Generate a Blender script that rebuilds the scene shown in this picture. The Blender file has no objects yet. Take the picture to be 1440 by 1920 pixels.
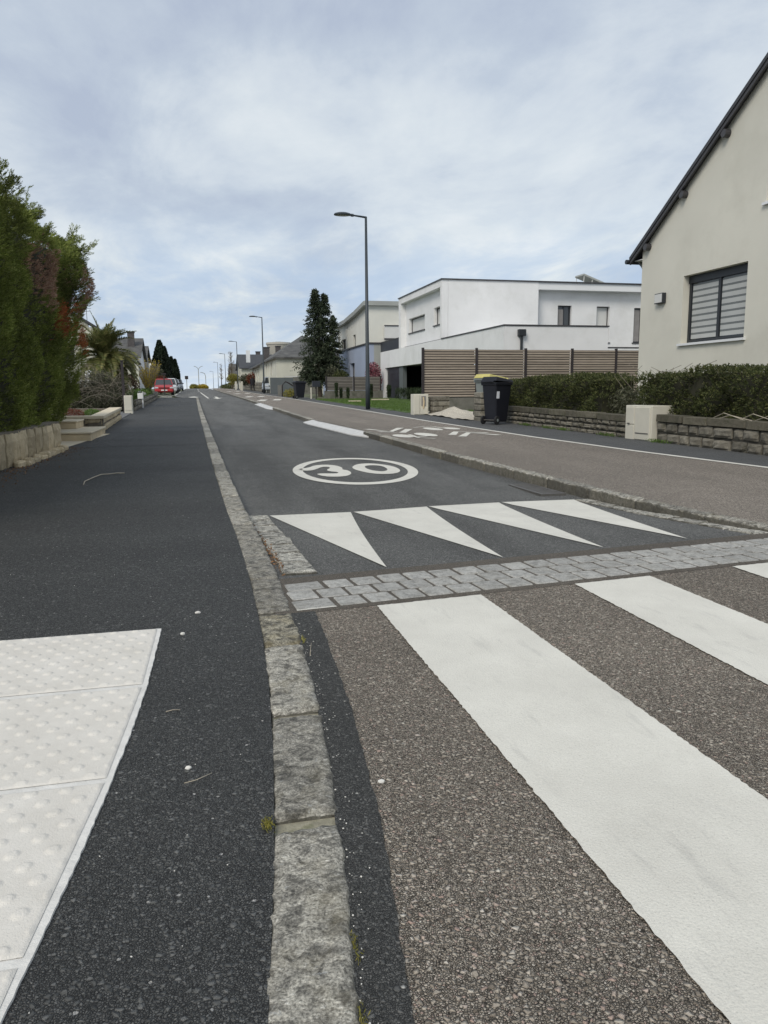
import bpy, bmesh, math, random
import numpy as np
from mathutils import Matrix, Vector
random.seed(7); rng = np.random.default_rng(11)
S = bpy.context.scene
col = S.collection
# ------------------------------------------------------------------ camera
PITCH, ROLL, YAW, HC = math.radians(8.93), math.radians(0.46), math.radians(13.6), 1.0
cd = bpy.data.cameras.new('camera'); cam = bpy.data.objects.new('camera', cd); col.objects.link(cam)
cd.sensor_fit = 'VERTICAL'; cd.sensor_height = 36.0; cd.lens = 1442 / 1920 * 36.0
cd.clip_start = 0.05; cd.clip_end = 6000
cam.matrix_world = Matrix.Translation((0, 0, HC)) @ Matrix.Rotation(-YAW, 4, 'Z') @ Matrix.Rotation(math.pi / 2 - PITCH, 4, 'X') @ Matrix.Rotation(-ROLL, 4, 'Z')
S.camera = cam
# ------------------------------------------------------------------ sun, sky, exposure
SUN_EL, SUN_AZ = math.radians(42), math.radians(222)      # azimuth clockwise from +Y, where the light comes from
sd = bpy.data.lights.new('sun', 'SUN'); sd.energy = 1.5; sd.angle = math.radians(24); sd.color = (1.0, 0.93, 0.82)
sun = bpy.data.objects.new('sun', sd); col.objects.link(sun)
sdir = Vector((math.sin(SUN_AZ) * math.cos(SUN_EL), math.cos(SUN_AZ) * math.cos(SUN_EL), math.sin(SUN_EL)))
sun.rotation_euler = sdir.to_track_quat('Z', 'Y').to_euler()
W = bpy.data.worlds.new('World'); S.world = W; W.use_nodes = True
nt = W.node_tree; nt.nodes.clear()
def N(t, typ, **kw):
    n = t.nodes.new(typ)
    for k, v in kw.items():
        if k == 'inp':
            for a, b in v.items(): n.inputs[a].default_value = b
        else: setattr(n, k, v)
    return n
def ramp(t, stops, interp='LINEAR'):
    r = t.nodes.new('ShaderNodeValToRGB'); r.color_ramp.interpolation = interp
    e = r.color_ramp.elements
    while len(e) < len(stops): e.new(0.5)
    for i, (p, c) in enumerate(stops):
        e[i].position = p
        e[i].color = (c, c, c, 1) if isinstance(c, (int, float)) else (c[0], c[1], c[2], 1)
    return r
def mathn(t, op, a=None, b=None, clamp=False):
    m = t.nodes.new('ShaderNodeMath'); m.operation = op; m.use_clamp = clamp
    for i, v in enumerate((a, b)):
        if v is None: continue
        if isinstance(v, (int, float)): m.inputs[i].default_value = v
        else: t.links.new(v, m.inputs[i])
    return m.outputs[0]
def mix(t, fac, a, b, mode='MIX'):
    m = t.nodes.new('ShaderNodeMix'); m.data_type = 'RGBA'; m.blend_type = mode
    for k, v in ((0, fac), (6, a), (7, b)):
        sock = m.inputs[k]
        if isinstance(v, (int, float)): sock.default_value = v if k == 0 else (v, v, v, 1)
        elif isinstance(v, tuple): sock.default_value = (v[0], v[1], v[2], 1)
        else: t.links.new(v, sock)
    return m.outputs[2]
bg = N(nt, 'ShaderNodeBackground', inp={'Strength': 0.1}); wo = N(nt, 'ShaderNodeOutputWorld')
sky = N(nt, 'ShaderNodeTexSky', sky_type='NISHITA', sun_disc=False, sun_elevation=SUN_EL, sun_rotation=SUN_AZ, altitude=50, air_density=1.2, dust_density=1.5)
tc = N(nt, 'ShaderNodeTexCoord'); sep = N(nt, 'ShaderNodeSeparateXYZ'); nt.links.new(tc.outputs['Generated'], sep.inputs[0])
zz = mathn(nt, 'ADD', mathn(nt, 'MAXIMUM', sep.outputs[2], 0.0), 0.16)
cmb = N(nt, 'ShaderNodeCombineXYZ')
nt.links.new(mathn(nt, 'DIVIDE', sep.outputs[0], zz), cmb.inputs[0]); nt.links.new(mathn(nt, 'DIVIDE', sep.outputs[1], zz), cmb.inputs[1])
def cloudnoise(scale, detail, rough, dist, rot, stretch, loc=(0, 0, 0)):
    mp = N(nt, 'ShaderNodeMapping'); mp.inputs['Rotation'].default_value = (0, 0, math.radians(rot)); mp.inputs['Scale'].default_value = stretch; mp.inputs['Location'].default_value = loc
    nt.links.new(cmb.outputs[0], mp.inputs[0])
    n = N(nt, 'ShaderNodeTexNoise', inp={'Scale': scale, 'Detail': detail, 'Roughness': rough, 'Distortion': dist}); nt.links.new(mp.outputs[0], n.inputs['Vector'])
    return n.outputs[0]
n1 = cloudnoise(1.05, 10, 0.54, 0.25, 24, (1.0, 0.8, 1), (1.3, 0.4, 0))
n2 = cloudnoise(2.1, 10, 0.62, 0.35, 34, (1.0, 0.62, 1), (4, 2, 0))
nn = mathn(nt, 'ADD', mathn(nt, 'MULTIPLY', n1, 0.62), mathn(nt, 'MULTIPLY', n2, 0.38))
cr = ramp(nt, [(0.39, (3.7, 4.2, 5.15)), (0.46, (4.4, 4.95, 5.7)), (0.505, (5.15, 5.65, 6.2)), (0.56, (5.8, 6.25, 6.6)), (0.66, (6.9, 7.15, 7.3))])
nt.links.new(nn, cr.inputs[0])
# low band of sky towards the horizon is clearer and bluer
hz = ramp(nt, [(0.0, 0.80), (0.10, 0.65), (0.24, 0.0)], 'EASE'); nt.links.new(sep.outputs[2], hz.inputs[0])
n3 = ramp(nt, [(0.45, 1.0), (0.62, 0.0)]); nt.links.new(n2, n3.inputs[0])
fz = mathn(nt, 'MULTIPLY', hz.outputs[0], n3.outputs[0])
c1 = mix(nt, fz, cr.outputs[0], (3.5, 4.6, 6.3))
hw = ramp(nt, [(0.0, 0.55), (0.035, 0.25), (0.08, 0.0)], 'EASE'); nt.links.new(sep.outputs[2], hw.inputs[0])
c1 = mix(nt, hw.outputs[0], c1, (6.4, 7.3, 8.2))
c2 = mix(nt, 0.9, sky.outputs[0], c1)
nt.links.new(c2, bg.inputs['Color']); nt.links.new(bg.outputs[0], wo.inputs[0])
S.render.engine = 'CYCLES'
S.view_settings.view_transform = 'Standard'; S.view_settings.look = 'None'; S.view_settings.gamma = 1; S.view_settings.use_curve_mapping = False
S.view_settings.exposure = 0.36
# ------------------------------------------------------------------ helpers
def lerp1(pts):
    def f(v):
        if v <= pts[0][0]: return pts[0][1]
        for (a, b), (c, d) in zip(pts, pts[1:]):
            if v <= c: return b + (d - b) * (v - a) / (c - a)
        return pts[-1][1]
    return f
def g(y):
    if y < 110: return 0.0125 * y
    if y < 215: return 1.375 + 0.0125 * (y - 110) - 0.0000595 * (y - 110) ** 2
    z = 1.375 + 0.0125 * 105 - 0.0000595 * 105 ** 2
    return z - min(25, (y - 215) * 0.02)
roadoff = lerp1([(4.0, -0.012), (6.4, -0.10), (60, -0.08), (300, -0.05)])
kx = lerp1([(0, 0.15), (1.05, 0.21), (1.58, 0.28), (2.28, 0.34), (2.97, 0.37), (3.83, 0.385), (4.95, 0.38), (6.16, 0.355), (8.57, 0.33), (14.6, 0.30), (28.65, 0.25), (54, 0.22), (60, -1.2), (66, -1.6), (300, -1.6)])   # road side of left kerb
rx = lerp1([(-5, 4.2), (3.2, 4.05), (4.4, 3.74), (5.4, 3.59), (7.5, 3.50), (10.5, 3.36), (15, 3.30), (20, 2.98), (37, 3.0), (60, 2.93), (84, 2.75), (300, 2.6)])
wx = lerp1([(-5, 6.6), (7.5, 6.34), (9.7, 6.08), (12.8, 5.87), (18.8, 5.72), (30, 5.72), (46, 5.7), (60, 5.43), (93, 5.15), (300, 4.9)])
bx_ = lerp1([(-5, 7.45), (18, 7.2), (24, 6.8), (30, 6.62), (60, 6.5), (110, 6.6), (300, 6.6)])
lx = lerp1([(-5, -2.35), (9.5, -2.2), (13, -2.0), (16, -1.72), (17, -1.86), (27, -2.05), (33, -2.12), (50, -2.3), (68, -2.9), (80, -3.6), (300, -3.6)])
def tag(o, label=None, cat=None, group=None, kind=None):
    if label: o['label'] = label
    if cat: o['category'] = cat
    if group: o['group'] = group
    if kind: o['kind'] = kind
    return o
def link(name, me, mat=None, parent=None):
    o = bpy.data.objects.new(name, me); col.objects.link(o)
    if mat is not None and me is not None and not me.materials: me.materials.append(mat)
    if parent is not None: o.parent = parent
    return o
def empty(name, label, cat, group=None, loc=(0, 0, 0), rz=0.0):
    o = bpy.data.objects.new(name, None); col.objects.link(o); o.location = loc; o.rotation_euler = (0, 0, rz); o.empty_display_size = 0.3
    return tag(o, label, cat, group)
class MB:
    def __init__(s): s.v = []; s.f = []
    def poly(s, pts):
        n = len(s.v); s.v += [tuple(p) for p in pts]; s.f.append(tuple(range(n, n + len(pts))))
    def hexa(s, b, t):       # b, t : 4 points each, counter clockwise seen from above
        n = len(s.v); s.v += [tuple(p) for p in b] + [tuple(p) for p in t]
        s.f += [(n + 3, n + 2, n + 1, n), (n + 4, n + 5, n + 6, n + 7)] + [(n + i, n + (i + 1) % 4, n + 4 + (i + 1) % 4, n + 4 + i) for i in range(4)]
    def box(s, x0, x1, y0, y1, z0, z1):
        s.hexa([(x0, y0, z0), (x1, y0, z0), (x1, y1, z0), (x0, y1, z0)], [(x0, y0, z1), (x1, y0, z1), (x1, y1, z1), (x0, y1, z1)])
    def tube(s, pts, r, n=8, caps=True):
        pts = [Vector(p) for p in pts]; rs = r if isinstance(r, (list, tuple)) else [r] * len(pts)
        rings = []
        for i, p in enumerate(pts):
            d = (pts[min(i + 1, len(pts) - 1)] - pts[max(i - 1, 0)]).normalized()
            a = Vector((0, 0, 1)) if abs(d.z) < 0.9 else Vector((1, 0, 0))
            u = d.cross(a).normalized(); w = d.cross(u)
            base = len(s.v)
            for k in range(n):
                t = 2 * math.pi * k / n; s.v.append(tuple(p + (u * math.cos(t) + w * math.sin(t)) * rs[i]))
            rings.append(base)
        for a, b in zip(rings, rings[1:]):
            for k in range(n): s.f.append((a + k, b + k, b + (k + 1) % n, a + (k + 1) % n))
        if caps:
            s.f.append(tuple(rings[0] + k for k in range(n))); s.f.append(tuple(rings[-1] + n - 1 - k for k in range(n)))
    def mesh(s, name, smooth=False):
        me = bpy.data.meshes.new(name); me.from_pydata(s.v, [], s.f); me.update()
        if smooth: me.polygons.foreach_set('use_smooth', [True] * len(me.polygons))
        return me
    def build(s, name, mat, parent=None, smooth=False, bevel=0, recalc=False):
        me = s.mesh(name, smooth)
        if recalc:
            bm = bmesh.new(); bm.from_mesh(me); bmesh.ops.recalc_face_normals(bm, faces=bm.faces); bm.to_mesh(me); bm.free()
        o = link(name, me, mat, parent)
        if bevel:
            m = o.modifiers.new('bevel', 'BEVEL'); m.width = bevel; m.segments = 2; m.limit_method = 'ANGLE'
        return o
def quads(name, c, u, v, mat, parent=None, extra=None):
    """many free quads: centre c, half axes u, v  (N,3)"""
    n = len(c); V = np.empty((n, 4, 3), np.float32)
    V[:, 0] = c - u - v * 0.55; V[:, 1] = c + u * 0.15 - v; V[:, 2] = c + u + v * 0.1; V[:, 3] = c - u * 0.1 + v
    me = bpy.data.meshes.new(name); me.vertices.add(n * 4); me.vertices.foreach_set('co', V.ravel())
    me.loops.add(n * 4); me.loops.foreach_set('vertex_index', np.arange(n * 4, dtype=np.int32))
    me.polygons.add(n); me.polygons.foreach_set('loop_start', np.arange(0, n * 4, 4, dtype=np.int32)); me.update(calc_edges=True)
    return link(name, me, mat, parent)
def unit(a): return a / np.maximum(np.linalg.norm(a, axis=-1, keepdims=True), 1e-6)
def leaves(name, pts, L, Wd, mat, parent=None, axis=None, spread=1.0):
    n = len(pts); d = rng.normal(size=(n, 3)) * spread
    if axis is not None: d = d + axis
    d = unit(d); s = unit(np.cross(d, rng.normal(size=(n, 3))))
    k = rng.uniform(0.6, 1.3, (n, 1))
    return quads(name, pts, d * L * k / 2, s * Wd * k / 2, mat, parent)
# ------------------------------------------------------------------ materials
def newmat(name):
    m = bpy.data.materials.new(name); m.use_nodes = True; t = m.node_tree; p = t.nodes['Principled BSDF']
    return m, t, p
def coords(t, world=False):
    c = t.nodes.new('ShaderNodeTexCoord')
    if world:
        gm = t.nodes.new('ShaderNodeNewGeometry'); return gm.outputs['Position']
    return c.outputs['Object']
def noise(t, vec, scale, detail=4, rough=0.55, dist=0):
    n = N(t, 'ShaderNodeTexNoise', inp={'Scale': scale, 'Detail': detail, 'Roughness': rough, 'Distortion': dist}); t.links.new(vec, n.inputs['Vector']); return n.outputs[0]
def bump(t, p, h, strength=0.5, dist=0.01):
    b = N(t, 'ShaderNodeBump', inp={'Strength': strength, 'Distance': dist}); t.links.new(h, b.inputs['Height']); t.links.new(b.outputs[0], p.inputs['Normal']); return b
def plain(name, c, rough=0.6, var=0.12, scale=6, bmp=0.0, bscale=120, metal=0.0, spec=0.5, rnd=0.0, dirt=None):
    m, t, p = newmat(name); v = coords(t, True)
    n = noise(t, v, scale, 6)
    lo = tuple(x * (1 - var) for x in c); hi = tuple(min(1, x * (1 + var)) for x in c)
    r = ramp(t, [(0.3, lo), (0.7, hi)]); t.links.new(n, r.inputs[0]); out = r.outputs[0]
    if rnd:
        oi = t.nodes.new('ShaderNodeObjectInfo'); f = mathn(t, 'ADD', mathn(t, 'MULTIPLY', oi.outputs['Random'], 2 * rnd), 1 - rnd)
        cc = N(t, 'ShaderNodeCombineColor'); [t.links.new(f, cc.inputs[i]) for i in range(3)]
        out = mix(t, 1.0, out, cc.outputs[0], 'MULTIPLY')
    if dirt:
        n2 = noise(t, v, dirt[1], 8, 0.65); rr = ramp(t, [(dirt[2], 0.0), (dirt[3], 1.0)]); t.links.new(n2, rr.inputs[0])
        out = mix(t, rr.outputs[0], out, dirt[0])
    t.links.new(out, p.inputs['Base Color']); p.inputs['Roughness'].default_value = rough; p.inputs['Metallic'].default_value = metal; p.inputs['Specular IOR Level'].default_value = spec
    if bmp: bump(t, p, noise(t, v, bscale, 5, 0.7), bmp, 0.01)
    return m
def aggregate(name, stops, scale, gapcol, gap, patch=(0.85, 1.12), bmp=0.6, fleck=None, dist=0.004, rough=0.85, dome=0.5, spec=0.35, streak=None):
    """stone chippings bound in a dark matrix"""
    m, t, p = newmat(name); v = coords(t, True)
    wn = N(t, 'ShaderNodeTexNoise', inp={'Scale': scale * 0.55, 'Detail': 2}); t.links.new(v, wn.inputs['Vector'])
    wv = N(t, 'ShaderNodeVectorMath', operation='SCALE', inp={'Scale': 0.55 / scale}); t.links.new(wn.outputs['Color'], wv.inputs[0])
    wa = N(t, 'ShaderNodeVectorMath', operation='ADD'); t.links.new(v, wa.inputs[0]); t.links.new(wv.outputs[0], wa.inputs[1])
    fl = N(t, 'ShaderNodeVectorMath', operation='MULTIPLY'); fl.inputs[1].default_value = (1, 1, 0); t.links.new(wa.outputs[0], fl.inputs[0])
    vv = fl.outputs[0]
    def layer(sc_, gp):
        vo = N(t, 'ShaderNodeTexVoronoi', feature='F1', inp={'Scale': sc_}); t.links.new(vv, vo.inputs['Vector'])
        ve = N(t, 'ShaderNodeTexVoronoi', feature='DISTANCE_TO_EDGE', inp={'Scale': sc_}); t.links.new(vv, ve.inputs['Vector'])
        sc = N(t, 'ShaderNodeSeparateColor'); t.links.new(vo.outputs['Color'], sc.inputs[0])
        r = ramp(t, stops); t.links.new(sc.outputs[0], r.inputs[0])
        size = mathn(t, 'MULTIPLY', sc.outputs[1], gp * 1.8)
        e = mathn(t, 'DIVIDE', mathn(t, 'SUBTRACT', ve.outputs['Distance'], size), 0.10, True)
        hh = mathn(t, 'ADD', mathn(t, 'MULTIPLY', mathn(t, 'MINIMUM', mathn(t, 'SUBTRACT', ve.outputs['Distance'], mathn(t, 'MULTIPLY', size, 0.7)), 0.3), 2.2), mathn(t, 'MULTIPLY', sc.outputs[2], dome))
        return r.outputs[0], e, hh, sc
    fine = noise(t, v, scale * 5, 3); rf = ramp(t, [(0.3, 0.80), (0.7, 1.18)]); t.links.new(fine, rf.inputs[0])
    cB, eB, hB, sB = layer(scale * 1.9, gap * 0.8); cA, eA, hA, sA = layer(scale * 0.85, gap * 1.5)
    small = mix(t, eB, gapcol, cB)
    present = mathn(t, 'MULTIPLY', mathn(t, 'GREATER_THAN', sA.outputs[1], 0.5), eA)
    present = mathn(t, 'MULTIPLY', mathn(t, 'GREATER_THAN', sA.outputs[2], 0.42), eA)
    c = mix(t, present, small, cA); c = mix(t, 1.0, c, rf.outputs[0], 'MULTIPLY')
    pn = noise(t, v, 0.9, 9, 0.68); pr = ramp(t, [(0.3, patch[0]), (0.7, patch[1])]); t.links.new(pn, pr.inputs[0])
    c = mix(t, 1.0, c, pr.outputs[0], 'MULTIPLY')
    if streak:
        ms = N(t, 'ShaderNodeMapping'); ms.inputs['Scale'].default_value = (streak[0], streak[1], 1); t.links.new(v, ms.inputs[0])
        rs = ramp(t, [(0.38, 1 - streak[2]), (0.5, 1.0), (0.62, 1 + streak[2] * 0.7)]); t.links.new(noise(t, ms.outputs[0], 1.0, 7, 0.62, 0.3), rs.inputs[0]); c = mix(t, 1.0, c, rs.outputs[0], 'MULTIPLY')
    if fleck:
        vf = N(t, 'ShaderNodeTexVoronoi', feature='F1', inp={'Scale': fleck[0]}); t.links.new(vv, vf.inputs['Vector'])
        sf = N(t, 'ShaderNodeSeparateColor'); t.links.new(vf.outputs['Color'], sf.inputs[0])
        a = mathn(t, 'GREATER_THAN', sf.outputs[0], fleck[1]); b = mathn(t, 'LESS_THAN', vf.outputs['Distance'], 0.28)
        c = mix(t, mathn(t, 'MULTIPLY', a, b), c, fleck[2])
    t.links.new(c, p.inputs['Base Color']); p.inputs['Roughness'].default_value = rough; p.inputs['Specular IOR Level'].default_value = spec
    hm = N(t, 'ShaderNodeMix'); t.links.new(present, hm.inputs[0]); t.links.new(mathn(t, 'MULTIPLY', hB, 0.6), hm.inputs[2]); t.links.new(mathn(t, 'ADD', hA, 0.35), hm.inputs[3])
    h = mathn(t, 'ADD', hm.outputs[0], mathn(t, 'MULTIPLY', fine, 0.25))
    bump(t, p, h, bmp, dist)
    return m
M = {}
M['footway'] = aggregate('black asphalt', [(0.0, (0.056, 0.058, 0.056)), (0.6, (0.105, 0.107, 0.103)), (1.0, (0.168, 0.169, 0.162))], 105, (0.007, 0.007, 0.007), 0.075, fleck=(70, 0.985, (0.45, 0.44, 0.42)), bmp=1.0, dist=0.009, dome=0.9, rough=0.72, spec=0.5, streak=(0.22, 0.9, 0.13))
M['footway_right'] = aggregate('grey footway asphalt', [(0.0, (0.08, 0.083, 0.084)), (1.0, (0.14, 0.142, 0.142))], 110, (0.04, 0.04, 0.04), 0.04, bmp=0.6)
M['patch'] = aggregate('patch asphalt', [(0.0, (0.05, 0.051, 0.049)), (0.7, (0.095, 0.096, 0.092)), (1.0, (0.16, 0.158, 0.15))], 125, (0.014, 0.014, 0.014), 0.05, fleck=(80, 0.975, (0.42, 0.41, 0.38)), bmp=0.9, dist=0.005)
M['road'] = aggregate('road asphalt', [(0.0, (0.11, 0.11, 0.105)), (0.7, (0.19, 0.19, 0.18)), (1.0, (0.32, 0.315, 0.30))], 125, (0.028, 0.029, 0.029), 0.045, patch=(0.80, 1.14), bmp=0.8, dist=0.005, streak=(1.3, 0.14, 0.22), fleck=(60, 0.99, (0.3, 0.3, 0.29)))
M['crossing'] = aggregate('brown chippings', [(0.0, (0.18, 0.15, 0.118)), (0.25, (0.33, 0.285, 0.23)), (0.6, (0.48, 0.42, 0.345)), (0.85, (0.58, 0.52, 0.435)), (0.93, (0.47, 0.34, 0.28)), (1.0, (0.70, 0.65, 0.56))], 108, (0.032, 0.027, 0.021), 0.055, bmp=1.0, dist=0.009, dome=0.9, streak=(0.7, 0.3, 0.10), fleck=(60, 0.99, (0.4, 0.38, 0.34)))
M['cycle'] = aggregate('cycle path chippings', [(0.0, (0.17, 0.143, 0.118)), (0.5, (0.30, 0.258, 0.216)), (1.0, (0.47, 0.42, 0.36))], 105, (0.05, 0.043, 0.036), 0.05, patch=(0.9, 1.08), bmp=0.8, streak=(1.2, 0.14, 0.10))
M['joint_sand'] = aggregate('joint grit', [(0.0, (0.10, 0.088, 0.072)), (1.0, (0.23, 0.20, 0.165))], 220, (0.04, 0.035, 0.03), 0.03, bmp=0.8)
M['sand'] = aggregate('building sand', [(0.0, (0.42, 0.38, 0.31)), (1.0, (0.66, 0.61, 0.52))], 60, (0.3, 0.27, 0.22), 0.02, bmp=0.5)
def paint_mat():
    m, t, p = newmat('road paint'); v = coords(t, True)
    r = ramp(t, [(0.3, (0.60, 0.58, 0.52)), (0.7, (0.72, 0.70, 0.63))]); t.links.new(noise(t, v, 2.5, 8, 0.65), r.inputs[0])
    sp = ramp(t, [(0.27, 0.55), (0.40, 0.95), (0.62, 1.06)]); t.links.new(noise(t, v, 240, 4, 0.75), sp.inputs[0])
    c = mix(t, 1.0, r.outputs[0], sp.outputs[0], 'MULTIPLY')
    mp = N(t, 'ShaderNodeMapping'); mp.inputs['Rotation'].default_value = (0, 0, 0.25); mp.inputs['Scale'].default_value = (6, 1.2, 1); t.links.new(v, mp.inputs[0])
    sc = ramp(t, [(0.56, 0.0), (0.72, 0.32)]); t.links.new(noise(t, mp.outputs[0], 2.2, 9, 0.7), sc.inputs[0])
    c = mix(t, sc.outputs[0], c, (0.30, 0.295, 0.28))
    t.links.new(c, p.inputs['Base Color']); p.inputs['Roughness'].default_value = 0.75
    bump(t, p, noise(t, v, 150, 4, 0.6), 0.7, 0.004); return m
M['paint'] = paint_mat()
def granite(name, base, white, rust=0.25, rnd=0.15, cross=True, con=1.0):
    m, t, p = newmat(name); v = coords(t, True)
    oi = t.nodes.new('ShaderNodeObjectInfo')
    mp = N(t, 'ShaderNodeMapping'); mp.inputs['Scale'].default_value = (1, 1.9, 1) if cross else (1, 1, 1); t.links.new(v, mp.inputs[0])
    big = noise(t, mp.outputs[0], 52, 8, 0.75, 0.5); fine = noise(t, v, 190, 3, 0.7)
    r = ramp(t, [(0.32, tuple(x * (1 - 0.70 * con) for x in base)), (0.47, tuple(x * (1 - 0.25 * con) for x in base)), (0.58, base), (0.72, white)]); t.links.new(big, r.inputs[0])
    rf = ramp(t, [(0.36, 1 - 0.65 * con), (0.5, 1.0), (0.64, 1 + 0.6 * con)]); t.links.new(fine, rf.inputs[0])
    c = mix(t, 1.0, r.outputs[0], rf.outputs[0], 'MULTIPLY')
    bm2 = ramp(t, [(0.38, 1 - 0.76 * con), (0.49, 1 - 0.15 * con), (0.62, 1 + 0.35 * con)]); t.links.new(noise(t, v, 24, 7, 0.65, 0.8), bm2.inputs[0]); c = mix(t, 1.0, c, bm2.outputs[0], 'MULTIPLY')
    rr = ramp(t, [(0.48, 0.0), (0.66, rust)]); t.links.new(noise(t, v, 11, 7, 0.65), rr.inputs[0])
    c = mix(t, rr.outputs[0], c, (0.23, 0.19, 0.10))
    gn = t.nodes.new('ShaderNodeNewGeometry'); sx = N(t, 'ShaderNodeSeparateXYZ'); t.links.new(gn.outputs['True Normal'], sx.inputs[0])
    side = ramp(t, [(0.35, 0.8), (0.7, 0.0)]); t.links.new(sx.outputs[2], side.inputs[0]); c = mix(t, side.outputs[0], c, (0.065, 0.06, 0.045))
    li = ramp(t, [(0.62, 0.0), (0.68, 0.55)]); t.links.new(noise(t, v, 34, 6, 0.7, 1.0), li.inputs[0])
    c = mix(t, li.outputs[0], c, (0.42, 0.43, 0.42))
    f = mathn(t, 'ADD', mathn(t, 'MULTIPLY', oi.outputs['Random'], 2 * rnd), 1 - rnd)
    cc = N(t, 'ShaderNodeCombineColor'); [t.links.new(f, cc.inputs[i]) for i in range(3)]
    c = mix(t, 1.0, c, cc.outputs[0], 'MULTIPLY')
    t.links.new(c, p.inputs['Base Color']); p.inputs['Roughness'].default_value = 0.8
    h = mathn(t, 'ADD', mathn(t, 'MULTIPLY', big, 1.4), mathn(t, 'MULTIPLY', fine, 0.4)); bump(t, p, h, 0.8 * con, 0.008)
    return m
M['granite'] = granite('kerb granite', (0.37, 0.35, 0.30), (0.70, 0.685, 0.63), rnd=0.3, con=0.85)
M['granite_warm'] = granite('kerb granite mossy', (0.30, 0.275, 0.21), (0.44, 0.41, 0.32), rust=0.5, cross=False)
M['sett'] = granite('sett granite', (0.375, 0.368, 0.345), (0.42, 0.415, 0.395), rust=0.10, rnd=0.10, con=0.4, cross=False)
M['mortar'] = plain('kerb mortar', (0.30, 0.28, 0.21), 0.9, 0.25, 30, 0.6, 90, dirt=((0.10, 0.11, 0.04), 12, 0.55, 0.7))
M['conc_slab'] = plain('dropped kerb concrete', (0.56, 0.56, 0.55), 0.8, 0.12, 9, 0.3, 80)
def tile_mat():
    m, t, p = newmat('tactile resin'); v = coords(t, True)
    r = ramp(t, [(0.3, (0.61, 0.58, 0.525)), (0.7, (0.73, 0.70, 0.645))]); t.links.new(noise(t, v, 7, 7, 0.7), r.inputs[0])
    d = ramp(t, [(0.66, 0.0), (0.80, 0.5)]); t.links.new(noise(t, v, 46, 6, 0.75), d.inputs[0])
    c = mix(t, d.outputs[0], r.outputs[0], (0.27, 0.25, 0.22)); t.links.new(c, p.inputs['Base Color']); p.inputs['Roughness'].default_value = 0.7
    bump(t, p, noise(t, v, 210, 3, 0.6, 0.8), 0.7, 0.003); return m
M['tile'] = tile_mat()
M['tile_glue'] = plain('tactile sealant', (0.70, 0.685, 0.65), 0.6, 0.1, 20, 0.5, 60)
M['stucco_cream'] = plain('cream render', (0.665, 0.645, 0.565), 0.9, 0.05, 0.7, 0.45, 130, dirt=((0.57, 0.55, 0.475), 0.8, 0.52, 0.85))
M['stucco_white'] = plain('white render', (0.775, 0.775, 0.775), 0.9, 0.05, 0.9, 0.6, 45, dirt=((0.62, 0.62, 0.60), 0.7, 0.52, 0.85))
M['stucco_white2'] = plain('white smooth render', (0.74, 0.75, 0.76), 0.9, 0.03, 1.0)
M['stucco_old'] = plain('old cream render', (0.60, 0.59, 0.50), 0.9, 0.10, 0.8, 0.2, 40, dirt=((0.36, 0.35, 0.28), 0.9, 0.58, 0.8))
M['stucco_pale'] = plain('pale yellow render', (0.66, 0.655, 0.60), 0.9, 0.05, 0.8)
M['blue_wall'] = plain('blue grey render', (0.33, 0.38, 0.49), 0.85, 0.06, 0.8)
M['zinc'] = plain('zinc fascia', (0.33, 0.34, 0.32), 0.5, 0.08, 1)
M['anthracite'] = plain('anthracite metal', (0.028, 0.032, 0.038), 0.45, 0.1, 3, spec=0.4)
M['lamp_grey'] = plain('lamp column paint', (0.033, 0.043, 0.052), 0.5, 0.15, 3, dirt=((0.10, 0.10, 0.095), 3, 0.62, 0.8))
M['coping'] = plain('dark coping metal', (0.05, 0.048, 0.052), 0.5, 0.1, 3)
M['slate'] = plain('slate roofing', (0.050, 0.052, 0.058), 0.65, 0.3, 5, 0.5, 25)
M['slate_old'] = plain('weathered slate', (0.088, 0.087, 0.085), 0.8, 0.35, 2.5, 0.4, 20, dirt=((0.16, 0.155, 0.14), 1.2, 0.5, 0.8))
M['white_pvc'] = plain('white pvc', (0.74, 0.74, 0.73), 0.5, 0.03, 2)
M['shutter_grey'] = plain('light roller shutter', (0.62, 0.62, 0.60), 0.6, 0.04, 2)
M['glass'] = plain('window glass', (0.03, 0.035, 0.04), 0.06, 0.1, 2, spec=0.8)
M['blind'] = plain('pale blind slat', (0.46, 0.47, 0.46), 0.6, 0.05, 3)
M['blind_dark'] = plain('sheer blind slat', (0.15, 0.165, 0.165), 0.5, 0.05, 3)
M['curtain'] = plain('grey curtain', (0.24, 0.23, 0.225), 0.9, 0.1, 4)
M['interior'] = plain('dark interior', (0.012, 0.013, 0.016), 0.9)
M['garage_panel'] = plain('dark garage panel', (0.022, 0.026, 0.036), 0.45, 0.1, 2)
M['wood'] = None
def wood_mat(name, lo, hi):
    m, t, p = newmat(name); v = coords(t, True); oi = t.nodes.new('ShaderNodeObjectInfo')
    mp = N(t, 'ShaderNodeMapping'); mp.inputs['Scale'].default_value = (2.0, 20, 45); t.links.new(v, mp.inputs[0])
    r = ramp(t, [(0.3, lo), (0.7, hi)]); t.links.new(noise(t, mp.outputs[0], 1.5, 6, 0.65, 0.4), r.inputs[0])
    k = ramp(t, [(0.64, 0.0), (0.72, 0.6)]); t.links.new(noise(t, v, 3.3, 8, 0.72, 1.0), k.inputs[0])
    c = mix(t, k.outputs[0], r.outputs[0], (0.07, 0.055, 0.045))
    f = mathn(t, 'ADD', mathn(t, 'MULTIPLY', oi.outputs['Random'], 0.36), 0.82)
    cc = N(t, 'ShaderNodeCombineColor'); [t.links.new(f, cc.inputs[i]) for i in range(3)]
    c = mix(t, 1.0, c, cc.outputs[0], 'MULTIPLY'); t.links.new(c, p.inputs['Base Color']); p.inputs['Roughness'].default_value = 0.85; return m
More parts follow.
